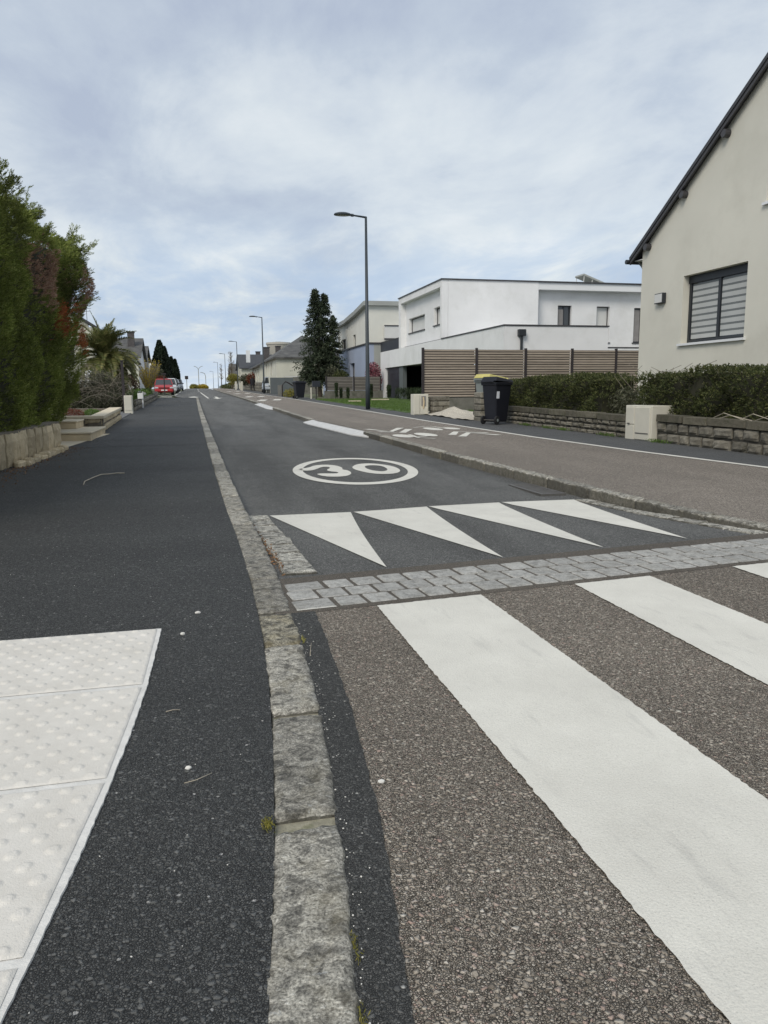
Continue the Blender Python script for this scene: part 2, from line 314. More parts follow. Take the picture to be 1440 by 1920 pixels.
M['wood'] = wood_mat('weathered slat wood', (0.255, 0.212, 0.17), (0.405, 0.345, 0.285))
M['wood2'] = wood_mat('darker slat wood', (0.15, 0.135, 0.12), (0.24, 0.22, 0.20))
M['post'] = plain('fence post steel', (0.028, 0.022, 0.024), 0.6, 0.2, 5)
M['plinth'] = plain('stained concrete', (0.155, 0.15, 0.13), 0.9, 0.25, 3, 0.4, 40, dirt=((0.07, 0.075, 0.05), 2.5, 0.5, 0.75))
def stone_mat(name, lo, hi, moss, mf):
    m, t, p = newmat(name); v = coords(t, True); oi = t.nodes.new('ShaderNodeObjectInfo')
    a = noise(t, v, 9, 8, 0.7, 0.5); r = ramp(t, [(0.3, lo), (0.7, hi)]); t.links.new(a, r.inputs[0])
    k = ramp(t, [(0.5, 0.0), (0.68, mf)]); t.links.new(noise(t, v, 5, 8, 0.7), k.inputs[0]); c = mix(t, k.outputs[0], r.outputs[0], moss)
    f = mathn(t, 'ADD', mathn(t, 'MULTIPLY', oi.outputs['Random'], 0.6), 0.7)
    cc = N(t, 'ShaderNodeCombineColor'); [t.links.new(f, cc.inputs[i]) for i in range(3)]
    c = mix(t, 1.0, c, cc.outputs[0], 'MULTIPLY'); t.links.new(c, p.inputs['Base Color']); p.inputs['Roughness'].default_value = 0.9
    bump(t, p, mathn(t, 'ADD', mathn(t, 'MULTIPLY', a, 2.0), noise(t, v, 70, 5, 0.7)), 0.8, 0.02); return m
M['wallstone'] = stone_mat('mossy rubble stone', (0.13, 0.118, 0.092), (0.27, 0.25, 0.205), (0.065, 0.062, 0.038), 0.75)
M['capstone'] = stone_mat('mossy cap stone', (0.08, 0.073, 0.052), (0.15, 0.135, 0.10), (0.05, 0.055, 0.025), 0.8)
M['palestone'] = stone_mat('pale sandstone', (0.43, 0.345, 0.215), (0.64, 0.535, 0.36), (0.27, 0.21, 0.12), 0.5)
M['walljoint'] = plain('wall mortar', (0.045, 0.042, 0.034), 0.95, 0.3, 20, 0.5, 60)
M['palejoint'] = plain('pale wall mortar', (0.15, 0.13, 0.10), 0.95, 0.3, 20, 0.5, 60)
M['palestep'] = plain('sandstone paving', (0.54, 0.44, 0.29), 0.9, 0.15, 4, 0.3, 60)
M['paletread'] = plain('sandstone tread top', (0.62, 0.54, 0.40), 0.9, 0.1, 4, 0.3, 60)
M['cream_box'] = plain('cream plastic cabinet', (0.60, 0.575, 0.49), 0.6, 0.06, 3, dirt=((0.38, 0.35, 0.25), 5, 0.62, 0.8))
M['bin_dark'] = plain('dark bin plastic', (0.010, 0.011, 0.017), 0.5, 0.2, 4, spec=0.4)
M['bin_grey'] = plain('grey bin plastic', (0.20, 0.225, 0.22), 0.6, 0.1, 4)
M['bin_yellow'] = plain('yellow bin lid', (0.56, 0.50, 0.17), 0.55, 0.1, 4)
M['rubber'] = plain('black rubber', (0.012, 0.012, 0.013), 0.75)
M['sticker'] = plain('white sticker', (0.75, 0.76, 0.80), 0.6, 0.03)
M['bark'] = plain('bark', (0.09, 0.072, 0.055), 0.95, 0.3, 12, 0.7, 30)
M['twigwood'] = plain('bleached twig', (0.42, 0.37, 0.29), 0.8, 0.2, 30)
M['litter'] = plain('dry brown leaf', (0.20, 0.105, 0.045), 0.8, 0.4, 30)
M['pebble'] = plain('white grit', (0.66, 0.64, 0.59), 0.8, 0.1, 30)
M['earth'] = plain('garden soil', (0.075, 0.06, 0.04), 0.95, 0.3, 3, 0.5, 30)
M['iron'] = plain('cast iron', (0.10, 0.095, 0.088), 0.6, 0.2, 8)
M['chrome'] = plain('headlight glass', (0.55, 0.57, 0.60), 0.15, 0.05)
def leafmat(name, a, b, c, trans=0.25, rough=0.6, nscale=2.0, clump=(0.6, 1.25)):
    m, t, p = newmat(name); gm = t.nodes.new('ShaderNodeNewGeometry')
    r = ramp(t, [(0.0, a), (0.55, b), (1.0, c)]); t.links.new(gm.outputs['Random Per Island'], r.inputs[0])
    n = noise(t, gm.outputs['Position'], nscale, 4); rr = ramp(t, [(0.35, clump[0]), (0.65, clump[1])]); t.links.new(n, rr.inputs[0])
    cc = mix(t, 1.0, r.outputs[0], rr.outputs[0], 'MULTIPLY')
    t.links.new(cc, p.inputs['Base Color']); p.inputs['Roughness'].default_value = rough; p.inputs['Specular IOR Level'].default_value = 0.25
    tr = N(t, 'ShaderNodeBsdfTranslucent'); t.links.new(cc, tr.inputs[0]); mx = N(t, 'ShaderNodeMixShader', inp={0: trans})
    t.links.new(p.outputs[0], mx.inputs[1]); t.links.new(tr.outputs[0], mx.inputs[2]); t.links.new(mx.outputs[0], t.nodes['Material Output'].inputs[0]); return m
M['thuja'] = leafmat('thuja foliage', (0.10, 0.130, 0.024), (0.175, 0.215, 0.040), (0.31, 0.33, 0.10), nscale=1.3, clump=(0.42, 1.35))
M['thuja_dead'] = leafmat('dead thuja foliage', (0.30, 0.165, 0.11), (0.44, 0.27, 0.19), (0.55, 0.40, 0.30), nscale=3)
M['thuja_rust'] = leafmat('rust red thuja foliage', (0.34, 0.09, 0.03), (0.46, 0.13, 0.045), (0.28, 0.18, 0.07), nscale=3)
M['hedge'] = leafmat('dark hedge leaves', (0.040, 0.055, 0.020), (0.078, 0.096, 0.032), (0.18, 0.185, 0.075), nscale=3.2, clump=(0.45, 1.25))
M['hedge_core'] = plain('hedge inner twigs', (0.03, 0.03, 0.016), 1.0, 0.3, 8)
M['conifer'] = leafmat('dark conifer needles', (0.030, 0.045, 0.026), (0.048, 0.066, 0.038), (0.09, 0.105, 0.062), 0.15, nscale=1.2)
M['cypress'] = leafmat('cypress foliage', (0.010, 0.018, 0.010), (0.018, 0.030, 0.016), (0.030, 0.042, 0.022), 0.1, nscale=0.8)
M['palm'] = leafmat('palm leaflets', (0.10, 0.125, 0.04), (0.17, 0.185, 0.06), (0.32, 0.28, 0.12), 0.3, nscale=1.5)
M['palm_dry'] = leafmat('dry palm leaflets', (0.17, 0.13, 0.05), (0.24, 0.18, 0.08), (0.33, 0.27, 0.14), 0.3)
M['olive'] = leafmat('olive shrub leaves', (0.045, 0.05, 0.028), (0.08, 0.085, 0.05), (0.15, 0.15, 0.10), 0.2)
M['brownhedge'] = leafmat('brown beech leaves', (0.06, 0.04, 0.025), (0.10, 0.07, 0.045), (0.15, 0.11, 0.07), 0.2)
M['yellow'] = leafmat('yellow blossom', (0.35, 0.26, 0.03), (0.55, 0.42, 0.05), (0.62, 0.50, 0.12), 0.35)
M['yellowgreen'] = leafmat('yellow green leaves', (0.15, 0.15, 0.03), (0.28, 0.26, 0.06), (0.42, 0.36, 0.10), 0.3)
M['redleaf'] = leafmat('red new leaves', (0.12, 0.025, 0.015), (0.22, 0.05, 0.03), (0.10, 0.09, 0.04), 0.3)
M['pink'] = leafmat('pink blossom', (0.18, 0.04, 0.06), (0.36, 0.14, 0.17), (0.55, 0.33, 0.36), 0.3, nscale=5)
M['whiteflower'] = leafmat('white blossom', (0.60, 0.60, 0.58), (0.72, 0.72, 0.70), (0.8, 0.8, 0.78), 0.3)
M['grass'] = leafmat('grass blades', (0.07, 0.12, 0.025), (0.12, 0.20, 0.045), (0.18, 0.26, 0.08), 0.35, nscale=1.5, clump=(0.85, 1.1))
M['darkgrass'] = leafmat('tall dark stems', (0.02, 0.035, 0.015), (0.035, 0.055, 0.025), (0.06, 0.08, 0.035), 0.2)
M['turf'] = plain('turf', (0.075, 0.125, 0.032), 0.95, 0.25, 3, 0.5, 60)
M['ground'] = plain('garden ground', (0.10, 0.11, 0.06), 0.95, 0.35, 0.5, 0.4, 8)
M['drive'] = plain('driveway tarmac', (0.13, 0.13, 0.13), 0.9, 0.15, 4, 0.3, 60)
M['stem'] = plain('grey bare twigs', (0.20, 0.175, 0.135), 0.9, 0.25, 8)
M['skin'] = plain('skin', (0.45, 0.28, 0.21), 0.6)
M['cloth_dark'] = plain('dark coat cloth', (0.014, 0.014, 0.018), 0.9)
M['fur'] = plain('white fur', (0.68, 0.67, 0.64), 0.9, 0.1, 30)
M['carred'] = plain('faded red car paint', (0.42, 0.035, 0.04), 0.3, 0.1, 3)
M['carwhite'] = plain('white car paint', (0.68, 0.70, 0.72), 0.25, 0.03)
M['cargrey'] = plain('dark grey car paint', (0.07, 0.075, 0.085), 0.25, 0.05)
M['carsilver'] = plain('silver car paint', (0.38, 0.42, 0.47), 0.3, 0.05)
M['water_tower'] = plain('tower concrete', (0.52, 0.49, 0.44), 0.9, 0.1, 0.15, dirt=((0.35, 0.31, 0.27), 0.15, 0.6, 0.85))
M['brick'] = plain('chimney brick', (0.085, 0.078, 0.078), 0.9, 0.25, 6)
M['greywall'] = plain('grey painted wall', (0.11, 0.125, 0.13), 0.8, 0.08, 2)

# ------------------------------------------------------------------ ground and paved surfaces
def strip(name, xa, xb, ys, off, mat, parent=None, nx=1, kind='structure', label=None, lip=0.0, jag=0):
    """paved sheet following the street's rise; xa, xb, off are functions of y"""
    me = bpy.data.meshes.new(name); V = []; F = []
    for y in ys:
        a, b = xa(y), xb(y)
        for i in range(nx + 1):
            x = a + (b - a) * i / nx
            if jag and i in (0, nx): x += random.uniform(-jag, jag)
            V.append((x, y, g(y) + off(y)))
    w = nx + 1
    for j in range(len(ys) - 1):
        for i in range(nx): F.append((j * w + i, j * w + i + 1, (j + 1) * w + i + 1, (j + 1) * w + i))
    if lip:
        n = len(V); V += [(x, y, z - lip) for (x, y, z) in V]
        for j in range(len(ys) - 1):
            F.append((j * w, (j + 1) * w, (j + 1) * w + n, j * w + n)); F.append(((j + 1) * w + nx, j * w + nx, j * w + nx + n, (j + 1) * w + nx + n))
    me.from_pydata(V, [], F); me.update(); o = link(name, me, mat, parent)
    if parent is None: tag(o, label, None, None, kind)
    elif label: o['label'] = label
    return o
C0 = lambda v: (lambda y: v)
def ysr(a, b, st, b2=None, st2=None):
    r = list(np.arange(a, b, st)) + [b]
    if b2: r += list(np.arange(b + st2, b2, st2)) + [b2]
    return [float(x) for x in r]
YN = ysr(-4, 30, 0.5, 110, 2) + [float(v) for v in range(115, 301, 5)]
# terrain: one sheet to the horizon, sunk under the paving
me = bpy.data.meshes.new('ground'); V = []; F = []
gy = [-60, -20, -6] + [float(v) for v in range(-4, 216, 4)] + [240, 300, 400, 600, 900, 1500, 2500, 4500]
gx = [-2500, -600, -150, -40, -12, -5, -3.7, -2.6, 7.4, 8.2, 14, 30, 80, 200, 800, 2500]
for y in gy:
    for x in gx:
        z = g(y) - (0.32 if -3 < x < 7.5 else 0.03)
        if -3 < x < 7.5 and y > 302: z = g(y) - 0.03
        V.append((x, y, z))
w = len(gx)
for j in range(len(gy) - 1):
    for i in range(w - 1): F.append((j * w + i, j * w + i + 1, (j + 1) * w + i + 1, (j + 1) * w + i))
me.from_pydata(V, [], F); me.update(); tag(link('ground', me, M['ground']), 'grassy garden ground on both sides of the street', None, None, 'structure')
YF = [y for y in YN if y <= 54] + [54.0]
YF = sorted(set(YF))
tag(strip('left_footway', lambda y: lx(y) - 0.25, lambda y: kx(y) - 0.15, YF, C0(0.0), M['footway'], nx=4), 'black asphalt footway along the left side of the road', None, None, 'structure')
for yy in (12.9, 16.6, 21.0, 27.5, 41.0):
    strip('footway_seam', lambda x_: lx(x_) + 0.02, lambda x_: kx(x_) - 0.17, [yy - 0.001, yy + 0.05 + yy * 0.002], C0(0.003), M['footway_right'], bpy.data.objects['left_footway'])
bandlo = lambda x: 3.31 + 0.115 * (x - 0.38)     # y of the near edge of the sett band
bandhi = lambda x: 3.81 + 0.118 * (x - 0.38)
# crossing plateau (brown chippings), its far edge oblique along the sett band
me = bpy.data.meshes.new('crossing'); V = []; F = []; xs = [0.2, 0.3, 0.4, 0.6, 1, 2, 3, 4, 5, 6, 7.3]
for j in range(13):
    for x in xs:
        y = -3 + (bandlo(x) - 0.005 + 3) * j / 12; xx = max(x, kx(y) + 0.0) if x < 0.5 else x
        V.append((xx, y, g(y) - 0.012))
w = len(xs)
for j in range(12):
    for i in range(w - 1): F.append((j * w + i, j * w + i + 1, (j + 1) * w + i + 1, (j + 1) * w + i))
me.from_pydata(V, [], F); me.update(); crossing = tag(link('crossing', me, M['crossing']), 'raised pedestrian crossing surfaced in brown stone chippings', None, None, 'structure')
# dark asphalt strip beside the kerb
dw = lerp1([(0.5, 0.075), (1.03, 0.085), (1.74, 0.095), (2.4, 0.095), (3.3, 0.10)])
strip('asphalt_strip', lambda y: kx(y) - 0.01, lambda y: kx(y) + dw(y), ysr(-2, 3.30, 0.03), C0(-0.008), M['patch'], crossing, jag=0.003)
# road
ry0 = [4.30 + 0.1 * i for i in range(0, 22)] + [y for y in YN if y > 6.5]
me = bpy.data.meshes.new('road'); V = []; F = []; ux = [0, .02, .1, .25, .5, .75, .9, .98, 1]
rows = [None] + [4.3, 4.6, 4.9, 5.3, 5.8, 6.4, 7] + [y for y in YN if y > 7.2]
for y in rows:
    for u in ux:
        if y is None:
            a, b = kx(3.9) - 0.02, 4.2; x = a + (b - a) * u; yy = min(bandhi(x) + 0.03, 4.29)
        else:
            yy = y; a, b = kx(y) - 0.02, rx(y) + 0.02; x = a + (b - a) * u
        V.append((x, yy, g(yy) + roadoff(yy) + 0.012 * math.sin(math.pi * u) * (1 if yy > 7 else 0)))
w = len(ux)
for j in range(len(rows) - 1):
    for i in range(w - 1): F.append((j * w + i, j * w + i + 1, (j + 1) * w + i + 1, (j + 1) * w + i))
me.from_pydata(V, [], F); me.update(); road = tag(link('road', me, M['road']), 'grey asphalt road running uphill to the crest', None, None, 'structure')
def roadz(y): return g(y) + roadoff(y) + (0.012 if y > 7 else 0.0)
# sett band
bed = MB(); 
for i in range(12):
    x0 = 0.30 + i * 0.37; x1 = x0 + 0.37
    q = [(x0, bandlo(x0) - 0.03), (x1, bandlo(x1) - 0.03), (x1, bandhi(x1) + 0.085), (x0, bandhi(x0) + 0.085)]
    bed.poly([(x, y + (0.035 if k < 2 else 0), g(y) - 0.0042) for k, (x, y) in enumerate(q)])
    bed.poly([(q[0][0], q[0][1], g(q[0][1]) - 0.0105), (q[1][0], q[1][1], g(q[1][1]) - 0.0105), (q[1][0], q[1][1] + 0.035, g(q[1][1]) - 0.0042), (q[0][0], q[0][1] + 0.035, g(q[0][1]) - 0.0042)])
band = tag(bed.build('sett_band', M['joint_sand']), 'band of small granite setts between crossing and ramp', None, None, 'structure')
def stone_mesh(lx_, ly, lz, bev, jit, seed, sub=0):
    """a stone block with uneven bevelled edges, origin at top centre"""
    r = random.Random(seed); bm = bmesh.new(); bmesh.ops.create_cube(bm, size=1)
    for v in bm.verts:
        v.co = Vector((v.co.x * lx_, v.co.y * ly, (v.co.z - 0.5) * lz)) + Vector((r.uniform(-jit, jit), r.uniform(-jit, jit), r.uniform(-jit, jit) * 0.5))
    bmesh.ops.bevel(bm, geom=list(bm.edges), offset=bev, segments=1, affect='EDGES')
    if sub:
        bmesh.ops.subdivide_edges(bm, edges=list(bm.edges), cuts=sub, use_grid_fill=True)
        for v in bm.verts: v.co += Vector((r.uniform(-1, 1), r.uniform(-1, 1), r.uniform(-1, 1))) * jit * 0.35
    me = bpy.data.meshes.new('stone'); bm.to_mesh(me); bm.free(); return me
def stone_mesh2(seed, d=0.14):
    """unit rubble stone, width 1, height 1, hewn face towards -y"""
    r = random.Random(seed); V = []; F = []; n = 4
    for j in range(n + 1):
        for i in range(n + 1):
            u, w_ = i / n, j / n; ed = min(u, 1 - u, w_, 1 - w_) * n
            x = (u - .5) * (1 - 0.02 * r.random()); z = -1 + w_ * 1.0
            if i in (0, n): x += r.uniform(-.02, .02)
            if j in (0, n): z += r.uniform(-.05, .02)
            V.append((x, -d / 2 + (0.03 if ed < .5 else 0) + r.uniform(-.008, .008), z))
    for j in range(n):
        for i in range(n): F.append((j * 5 + i, j * 5 + i + 1, (j + 1) * 5 + i + 1, (j + 1) * 5 + i))
    ring = [i for i in range(5)] + [5 * j + 4 for j in range(1, 5)] + [20 + i for i in (3, 2, 1, 0)] + [5 * j for j in (3, 2, 1)]
    b = len(V); V += [(V[k][0], d / 2, V[k][2]) for k in ring]
    m_ = len(ring)
    for k in range(m_): F.append((ring[k], b + k, b + (k + 1) % m_, ring[(k + 1) % m_]))
    me = bpy.data.meshes.new('stone'); me.from_pydata(V, [], F); me.update(); return me
settm = [stone_mesh(0.131, 0.140, 0.06, 0.005, 0.002, 100 + i) for i in range(6)]
settl = [stone_mesh(0.19, 0.140, 0.06, 0.007, 0.004, 200 + i) for i in range(2)]
for r_ in range(3):
    x = 0.392 + (0.0 if r_ != 1 else 0.0); k = 0
    while x < 4.55:
        long_ = (k == 0 and r_ != 1); L = 0.19 if long_ else 0.131
        cx = x + L / 2; cy = bandlo(cx) + 0.078 + r_ * 0.155
        meh = random.choice(settl if long_ else settm)
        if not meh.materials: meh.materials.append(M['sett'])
        o = bpy.data.objects.new('sett', meh); col.objects.link(o); o.parent = band
        o.location = (cx, cy, g(cy) + random.uniform(-0.0012, 0.0012)); o.rotation_euler = (0.0125 + random.uniform(-.006, .006), random.uniform(-.006, .006), math.atan(0.115) + random.uniform(-.008, .008))
        x += L + 0.014; k += 1
# right side: cycle path, white line, footway
ycp = [y for y in YN if y >= 3] + []
strip('cycle_path', lambda y: rx(y) + 0.10, lambda y: wx(y) - 0.045, [3.0] + ysr(3.5, 30, 0.5, 150, 3), C0(0.004), M['cycle'], nx=2, label='brown surfaced cycle path beside the right kerb')
strip('right_footway', lambda y: wx(y) - 0.05, lambda y: bx_(y) + 0.6, [3.0] + ysr(3.5, 30, 0.5, 150, 3), C0(0.0), M['footway_right'], nx=2, label='grey asphalt footway along the right garden walls')
cyc = bpy.data.objects['cycle_path']
strip('edge_line', lambda y: wx(y) - 0.05, lambda y: wx(y) + 0.05, ysr(3, 60, 0.25, 130, 1), C0(0.009), M['paint'], cyc, jag=0.002, label='long white line between cycle path and footway')
# ------------------------------------------------------------------ kerbs
kl = tag(strip('kerb', lambda y: kx(y) - 0.150, lambda y: kx(y) - 0.005, ysr(-1, 54, 0.25), C0(-0.016), M['mortar'], lip=0.2), 'left granite kerb between footway and road', None, None, 'structure')
def kerb_stone_hi(y0, y1, xf, wdt, zt, seed, ny=26, nxx=9, amp=0.006):
    r = np.random.default_rng(seed); V = []; F = []
    # profile across the stone incl. sides
    prof = [(-0.5, -0.20), (-0.5, -0.012)] + [(-0.5 + (i + 0.35) / (nxx - 0.3), 0.0) for i in range(nxx)] + [(0.5, -0.012), (0.5, -0.20)]
    ph = r.uniform(0, 6, 8); edge_n = r.normal(size=ny + 8)
    for j in range(ny + 3):
        tj = min(max((j - 1) / ny, 0), 1); y = y0 + (y1 - y0) * tj
        endd = 0.0 if j not in (0, ny + 2) else -0.2
        ed = min(tj, 1 - tj) * (y1 - y0)
        rd = -0.010 * max(0, 1 - ed / 0.015)
        for i, (a, z) in enumerate(prof):
            x = xf(y) - wdt / 2 + a * wdt * (1 - 0.04 * max(0, 1 - ed / 0.03))
            n = math.sin(x * 90 + ph[0] + 3 * math.sin(y * 21 + ph[1])) * math.sin(y * 75 + ph[2] + 2 * math.sin(x * 60)) + 0.7 * math.sin(y * 170 + ph[3]) * math.sin(x * 130 + ph[4])
            e = 0.0022 * math.sin(y * 17 + ph[5] + a * 2) + 0.0022 * math.sin(y * 61 + ph[6] + 2 * math.sin(y * 23)) + 0.0018 * edge_n[j if a > 0 else -j - 1]
            zz_ = g(y) + zt + z + rd + (n * amp * 0.5 + r.normal() * amp * 0.13 if 1 < i < len(prof) - 2 else 0)
            if i <= 2 or i >= len(prof) - 3: x += e * (1 if a > 0 else -1)
            if i in (2, len(prof) - 3): zz_ -= 0.003
            V.append((x, y, zz_ + endd))
    w = len(prof)
    for j in range(ny + 2):
        for i in range(w - 1): F.append((j * w + i, j * w + i + 1, (j + 1) * w + i + 1, (j + 1) * w + i))
    me = bpy.data.meshes.new('kerb_stone'); me.from_pydata(V, [], F); me.update(); me.polygons.foreach_set('use_smooth', [True] * len(me.polygons)); return me
joints = [(0.55, 0.975), (0.99, 1.622), (1.668, 2.225), (2.25, 2.868), (2.885, 3.30), (3.315, 3.90), (3.912, 4.45), (4.46, 4.93), (4.94, 5.5), (5.51, 6.15), (6.16, 6.9)]
for i, (a, b) in enumerate(joints):
    m_ = kerb_stone_hi(a, b, kx, 0.155, 0.002 if i != 4 else -0.002, 40 + i, ny=max(10, int((b - a) / 0.02)), amp=0.0045 if i % 2 else 0.0032)
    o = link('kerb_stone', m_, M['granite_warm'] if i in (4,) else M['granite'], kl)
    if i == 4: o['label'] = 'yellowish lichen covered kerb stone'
km = [stone_mesh(0.15, 0.70, 0.22, 0.012, 0.006, 300 + i, 1) for i in range(4)]
y = 6.93; cnt = 0
while y < 54 - 0.7:
    L = random.uniform(0.55, 0.85); c = y + L / 2; me_ = random.choice(km)
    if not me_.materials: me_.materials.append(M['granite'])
    o = bpy.data.objects.new('kerb_stone', me_); col.objects.link(o); o.parent = kl
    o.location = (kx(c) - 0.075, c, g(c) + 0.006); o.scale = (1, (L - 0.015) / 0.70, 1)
    o.rotation_euler = (0.0125, 0, -math.atan2(kx(c + .3) - kx(c - .3), .6)); y += L
kr = tag(strip('kerb', lambda y: rx(y) + 0.02, lambda y: rx(y) + 0.13, [v for v in ysr(3.2, 15.2, 0.25)] , C0(-0.02), M['mortar'], lip=0.2), 'right granite kerb between road and cycle path', None, None, 'structure')
for i, (a, b) in enumerate([(3.6, 4.3), (4.31, 4.95), (4.96, 5.75), (5.76, 6.5), (6.51, 7.3), (7.31, 8.1), (8.11, 8.9), (8.91, 9.8), (9.81, 10.42)]):
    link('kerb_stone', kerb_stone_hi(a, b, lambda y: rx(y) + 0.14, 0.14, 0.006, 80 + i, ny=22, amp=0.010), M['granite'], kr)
y = 10.50
segs = [(10.50, 15.3), (20.9, 31.2), (38.5, 120)]
for a, b in segs:
    y = a
    while y < b - 0.4:
        L = random.uniform(0.75, 1.0) if y < 60 else 2.0
        L = min(L, b - y); c = y + L / 2; me_ = random.choice(km)
        o = bpy.data.objects.new('kerb_stone', me_); col.objects.link(o); o.parent = kr
        o.location = (rx(c) + 0.07, c, g(c) + 0.008); o.scale = (0.95, (L - 0.012) / 0.70, 1)
        o.rotation_euler = (0.0125, 0, -math.atan2(rx(c + .3) - rx(c - .3), .6)); y += L
# dropped concrete ramps in the right kerb
for (ya, yb, lab) in ((14.9, 20.9, 'nearer pale concrete access ramp between road and cycle path'), (31.0, 38.6, 'farther pale concrete access ramp between road and cycle path')):
    s_ = MB(); n = 8
    for i in range(n):
        y0 = ya + (yb - ya) * i / n; y1 = ya + (yb - ya) * (i + 1) / n - 0.012
        in0, in1 = max(rx(y0) + 0.16, 3.16), max(rx(y1) + 0.16, 3.16)
        o0, o1 = rx(y0) - 0.16, rx(y1) - 0.16
        if i == 0: o0 = rx(y0) - 0.02
        zt0, zt1 = (g(y0) + 0.006, g(y1) + 0.006); zb0, zb1 = roadz(y0) + 0.012, roadz(y1) + 0.012
        p_ = MB(); p_.hexa([(o0, y0, zb0 - .2), (in0, y0, zb0 - .2), (in1, y1, zb1 - .2), (o1, y1, zb1 - .2)], [(o0, y0, zb0), (in0, y0, zt0), (in1, y1, zt1), (o1, y1, zb1)])
        if i == 0: rp = tag(bpy.data.objects.new('dropped_kerb', None), lab, None, None, 'structure'); col.objects.link(rp)
        p_.build('ramp_slab', M['conc_slab'], rp, bevel=0.008)
# gutter stones beside the left kerb on the ramp, and the pale strip on the right
gl = tag(bpy.data.objects.new('gutter', None), 'granite gutter stones along the left kerb on the ramp', None, None, 'structure'); col.objects.link(gl)
gm_ = [stone_mesh(0.185, 0.275, 0.08, 0.010, 0.008, 400 + i, 2) for i in range(4)]
for i in range(8):
    y = 4.14 + 0.29 * i; me_ = gm_[i % 4]
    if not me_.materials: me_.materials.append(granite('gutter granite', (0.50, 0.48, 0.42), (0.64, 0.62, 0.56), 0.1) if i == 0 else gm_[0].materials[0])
    o = bpy.data.objects.new('gutter_stone', me_); col.objects.link(o); o.parent = gl
    o.location = (kx(y) + 0.118 - 0.004 * i, y, g(y) + roadoff(y) + 0.016); o.rotation_euler = (0.0125 - 0.035, 0, random.uniform(-.02, .02))
gr_ = tag(bpy.data.objects.new('gutter', None), 'pale gutter stones along the right kerb on the ramp', None, None, 'structure'); col.objects.link(gr_)
for i in range(8):
    y = 4.45 + 0.27 * i; o = bpy.data.objects.new('gutter_stone', gm_[i % 4]); col.objects.link(o); o.parent = gr_
    o.location = (rx(y) - 0.09, y, g(y) + roadoff(y) + 0.012); o.scale = (0.75, 0.9, 1); o.rotation_euler = (0.0125 - 0.035, 0, -math.atan2(rx(y + .3) - rx(y - .3), .6))
# ------------------------------------------------------------------ painted markings
def flat(name, pts, zf, parent, label=None, inner=None, mat='paint', jag=0.0, step=0.014):
    def dens(P):
        if not jag: return P
        out = []
        for (a, b) in zip(P, P[1:] + P[:1]):
            d = math.hypot(b[0] - a[0], b[1] - a[1]); k = max(1, int(d / step)); nx_, ny_ = -(b[1] - a[1]) / d, (b[0] - a[0]) / d
            for i in range(k):
                t = i / k; j = random.uniform(-jag, jag) if i else 0
                out.append((a[0] + (b[0] - a[0]) * t + nx_ * j, a[1] + (b[1] - a[1]) * t + ny_ * j))
        return out
    bm = bmesh.new(); loops = [dens(list(pts))] + ([dens(list(inner))] if inner else [])
    es = []
    for lp in loops:
        vs = [bm.verts.new((x, y, zf(y))) for x, y in lp]
        es += [bm.edges.new((vs[i], vs[(i + 1) % len(vs)])) for i in range(len(vs))]
    bmesh.ops.triangle_fill(bm, use_beauty=True, use_dissolve=False, edges=es)
    for f in bm.faces:
        f.normal_update()
        if f.normal.z < 0: f.normal_flip()
    me = bpy.data.meshes.new(name); bm.to_mesh(me); bm.free()
    o = link(name, me, M[mat], parent)
    if label: o['label'] = label
    return o
cz = lambda y: g(y) - 0.0075
def zebra(x0, x1, xl0, xl1, lab):
    y0t, y1t = bandlo(x0) - 0.04, bandlo(x1) - 0.045
    flat('zebra_stripe', [(xl0, -1.2), (xl1, -1.2), (x1, y1t), (x0, y0t)], cz, crossing, lab, jag=0.0028)
zebra(0.765, 1.29, 0.80, 1.34, 'first white zebra stripe, nearest the left kerb')
zebra(1.815, 2.27, 1.84, 2.36, 'second white zebra stripe')
zebra(2.82, 3.32, 2.86, 3.36, 'third white zebra stripe')
zebra(3.84, 4.32, 3.88, 4.36, 'fourth white zebra stripe, outside the right edge')
flat('paint_remnant', [(0.40, 3.315), (0.585, 3.335), (0.58, 3.352), (0.46, 3.346), (0.40, 3.333)], lambda y: g(y) - 0.004, crossing, 'worn rest of white paint beside the setts')
tz = lambda y: g(y) + roadoff(y) + 0.005 + (0.0085 if y > 7 else 0)
tri = [((0.56, 6.36), (1.245, 6.35), (0.985, 4.02)), ((1.27, 6.36), (1.955, 6.47), (1.70, 4.09)), ((1.975, 6.48), (2.66, 6.52), (2.41, 4.20)), ((2.69, 6.53), (3.40, 6.50), (3.08, 4.32))]
for i, (a, b, c) in enumerate(tri):
    def sub(p, q, n=12, bow=0.0):
        out = []
        for k in range(n):
            t = k / n; out.append((p[0] + (q[0] - p[0]) * t + bow * math.sin(math.pi * t), p[1] + (q[1] - p[1]) * t))
        return out
    flat('ramp_triangle', sub(a, b) + sub(b, c, 12, -0.015) + sub(c, a, 12, 0.0), tz, road, ['white ramp triangle nearest the left kerb', 'second white ramp triangle from the left kerb', 'third white ramp triangle from the left kerb', 'white ramp triangle nearest the right kerb'][i])
rz_ = lambda y: roadz(y) + 0.004
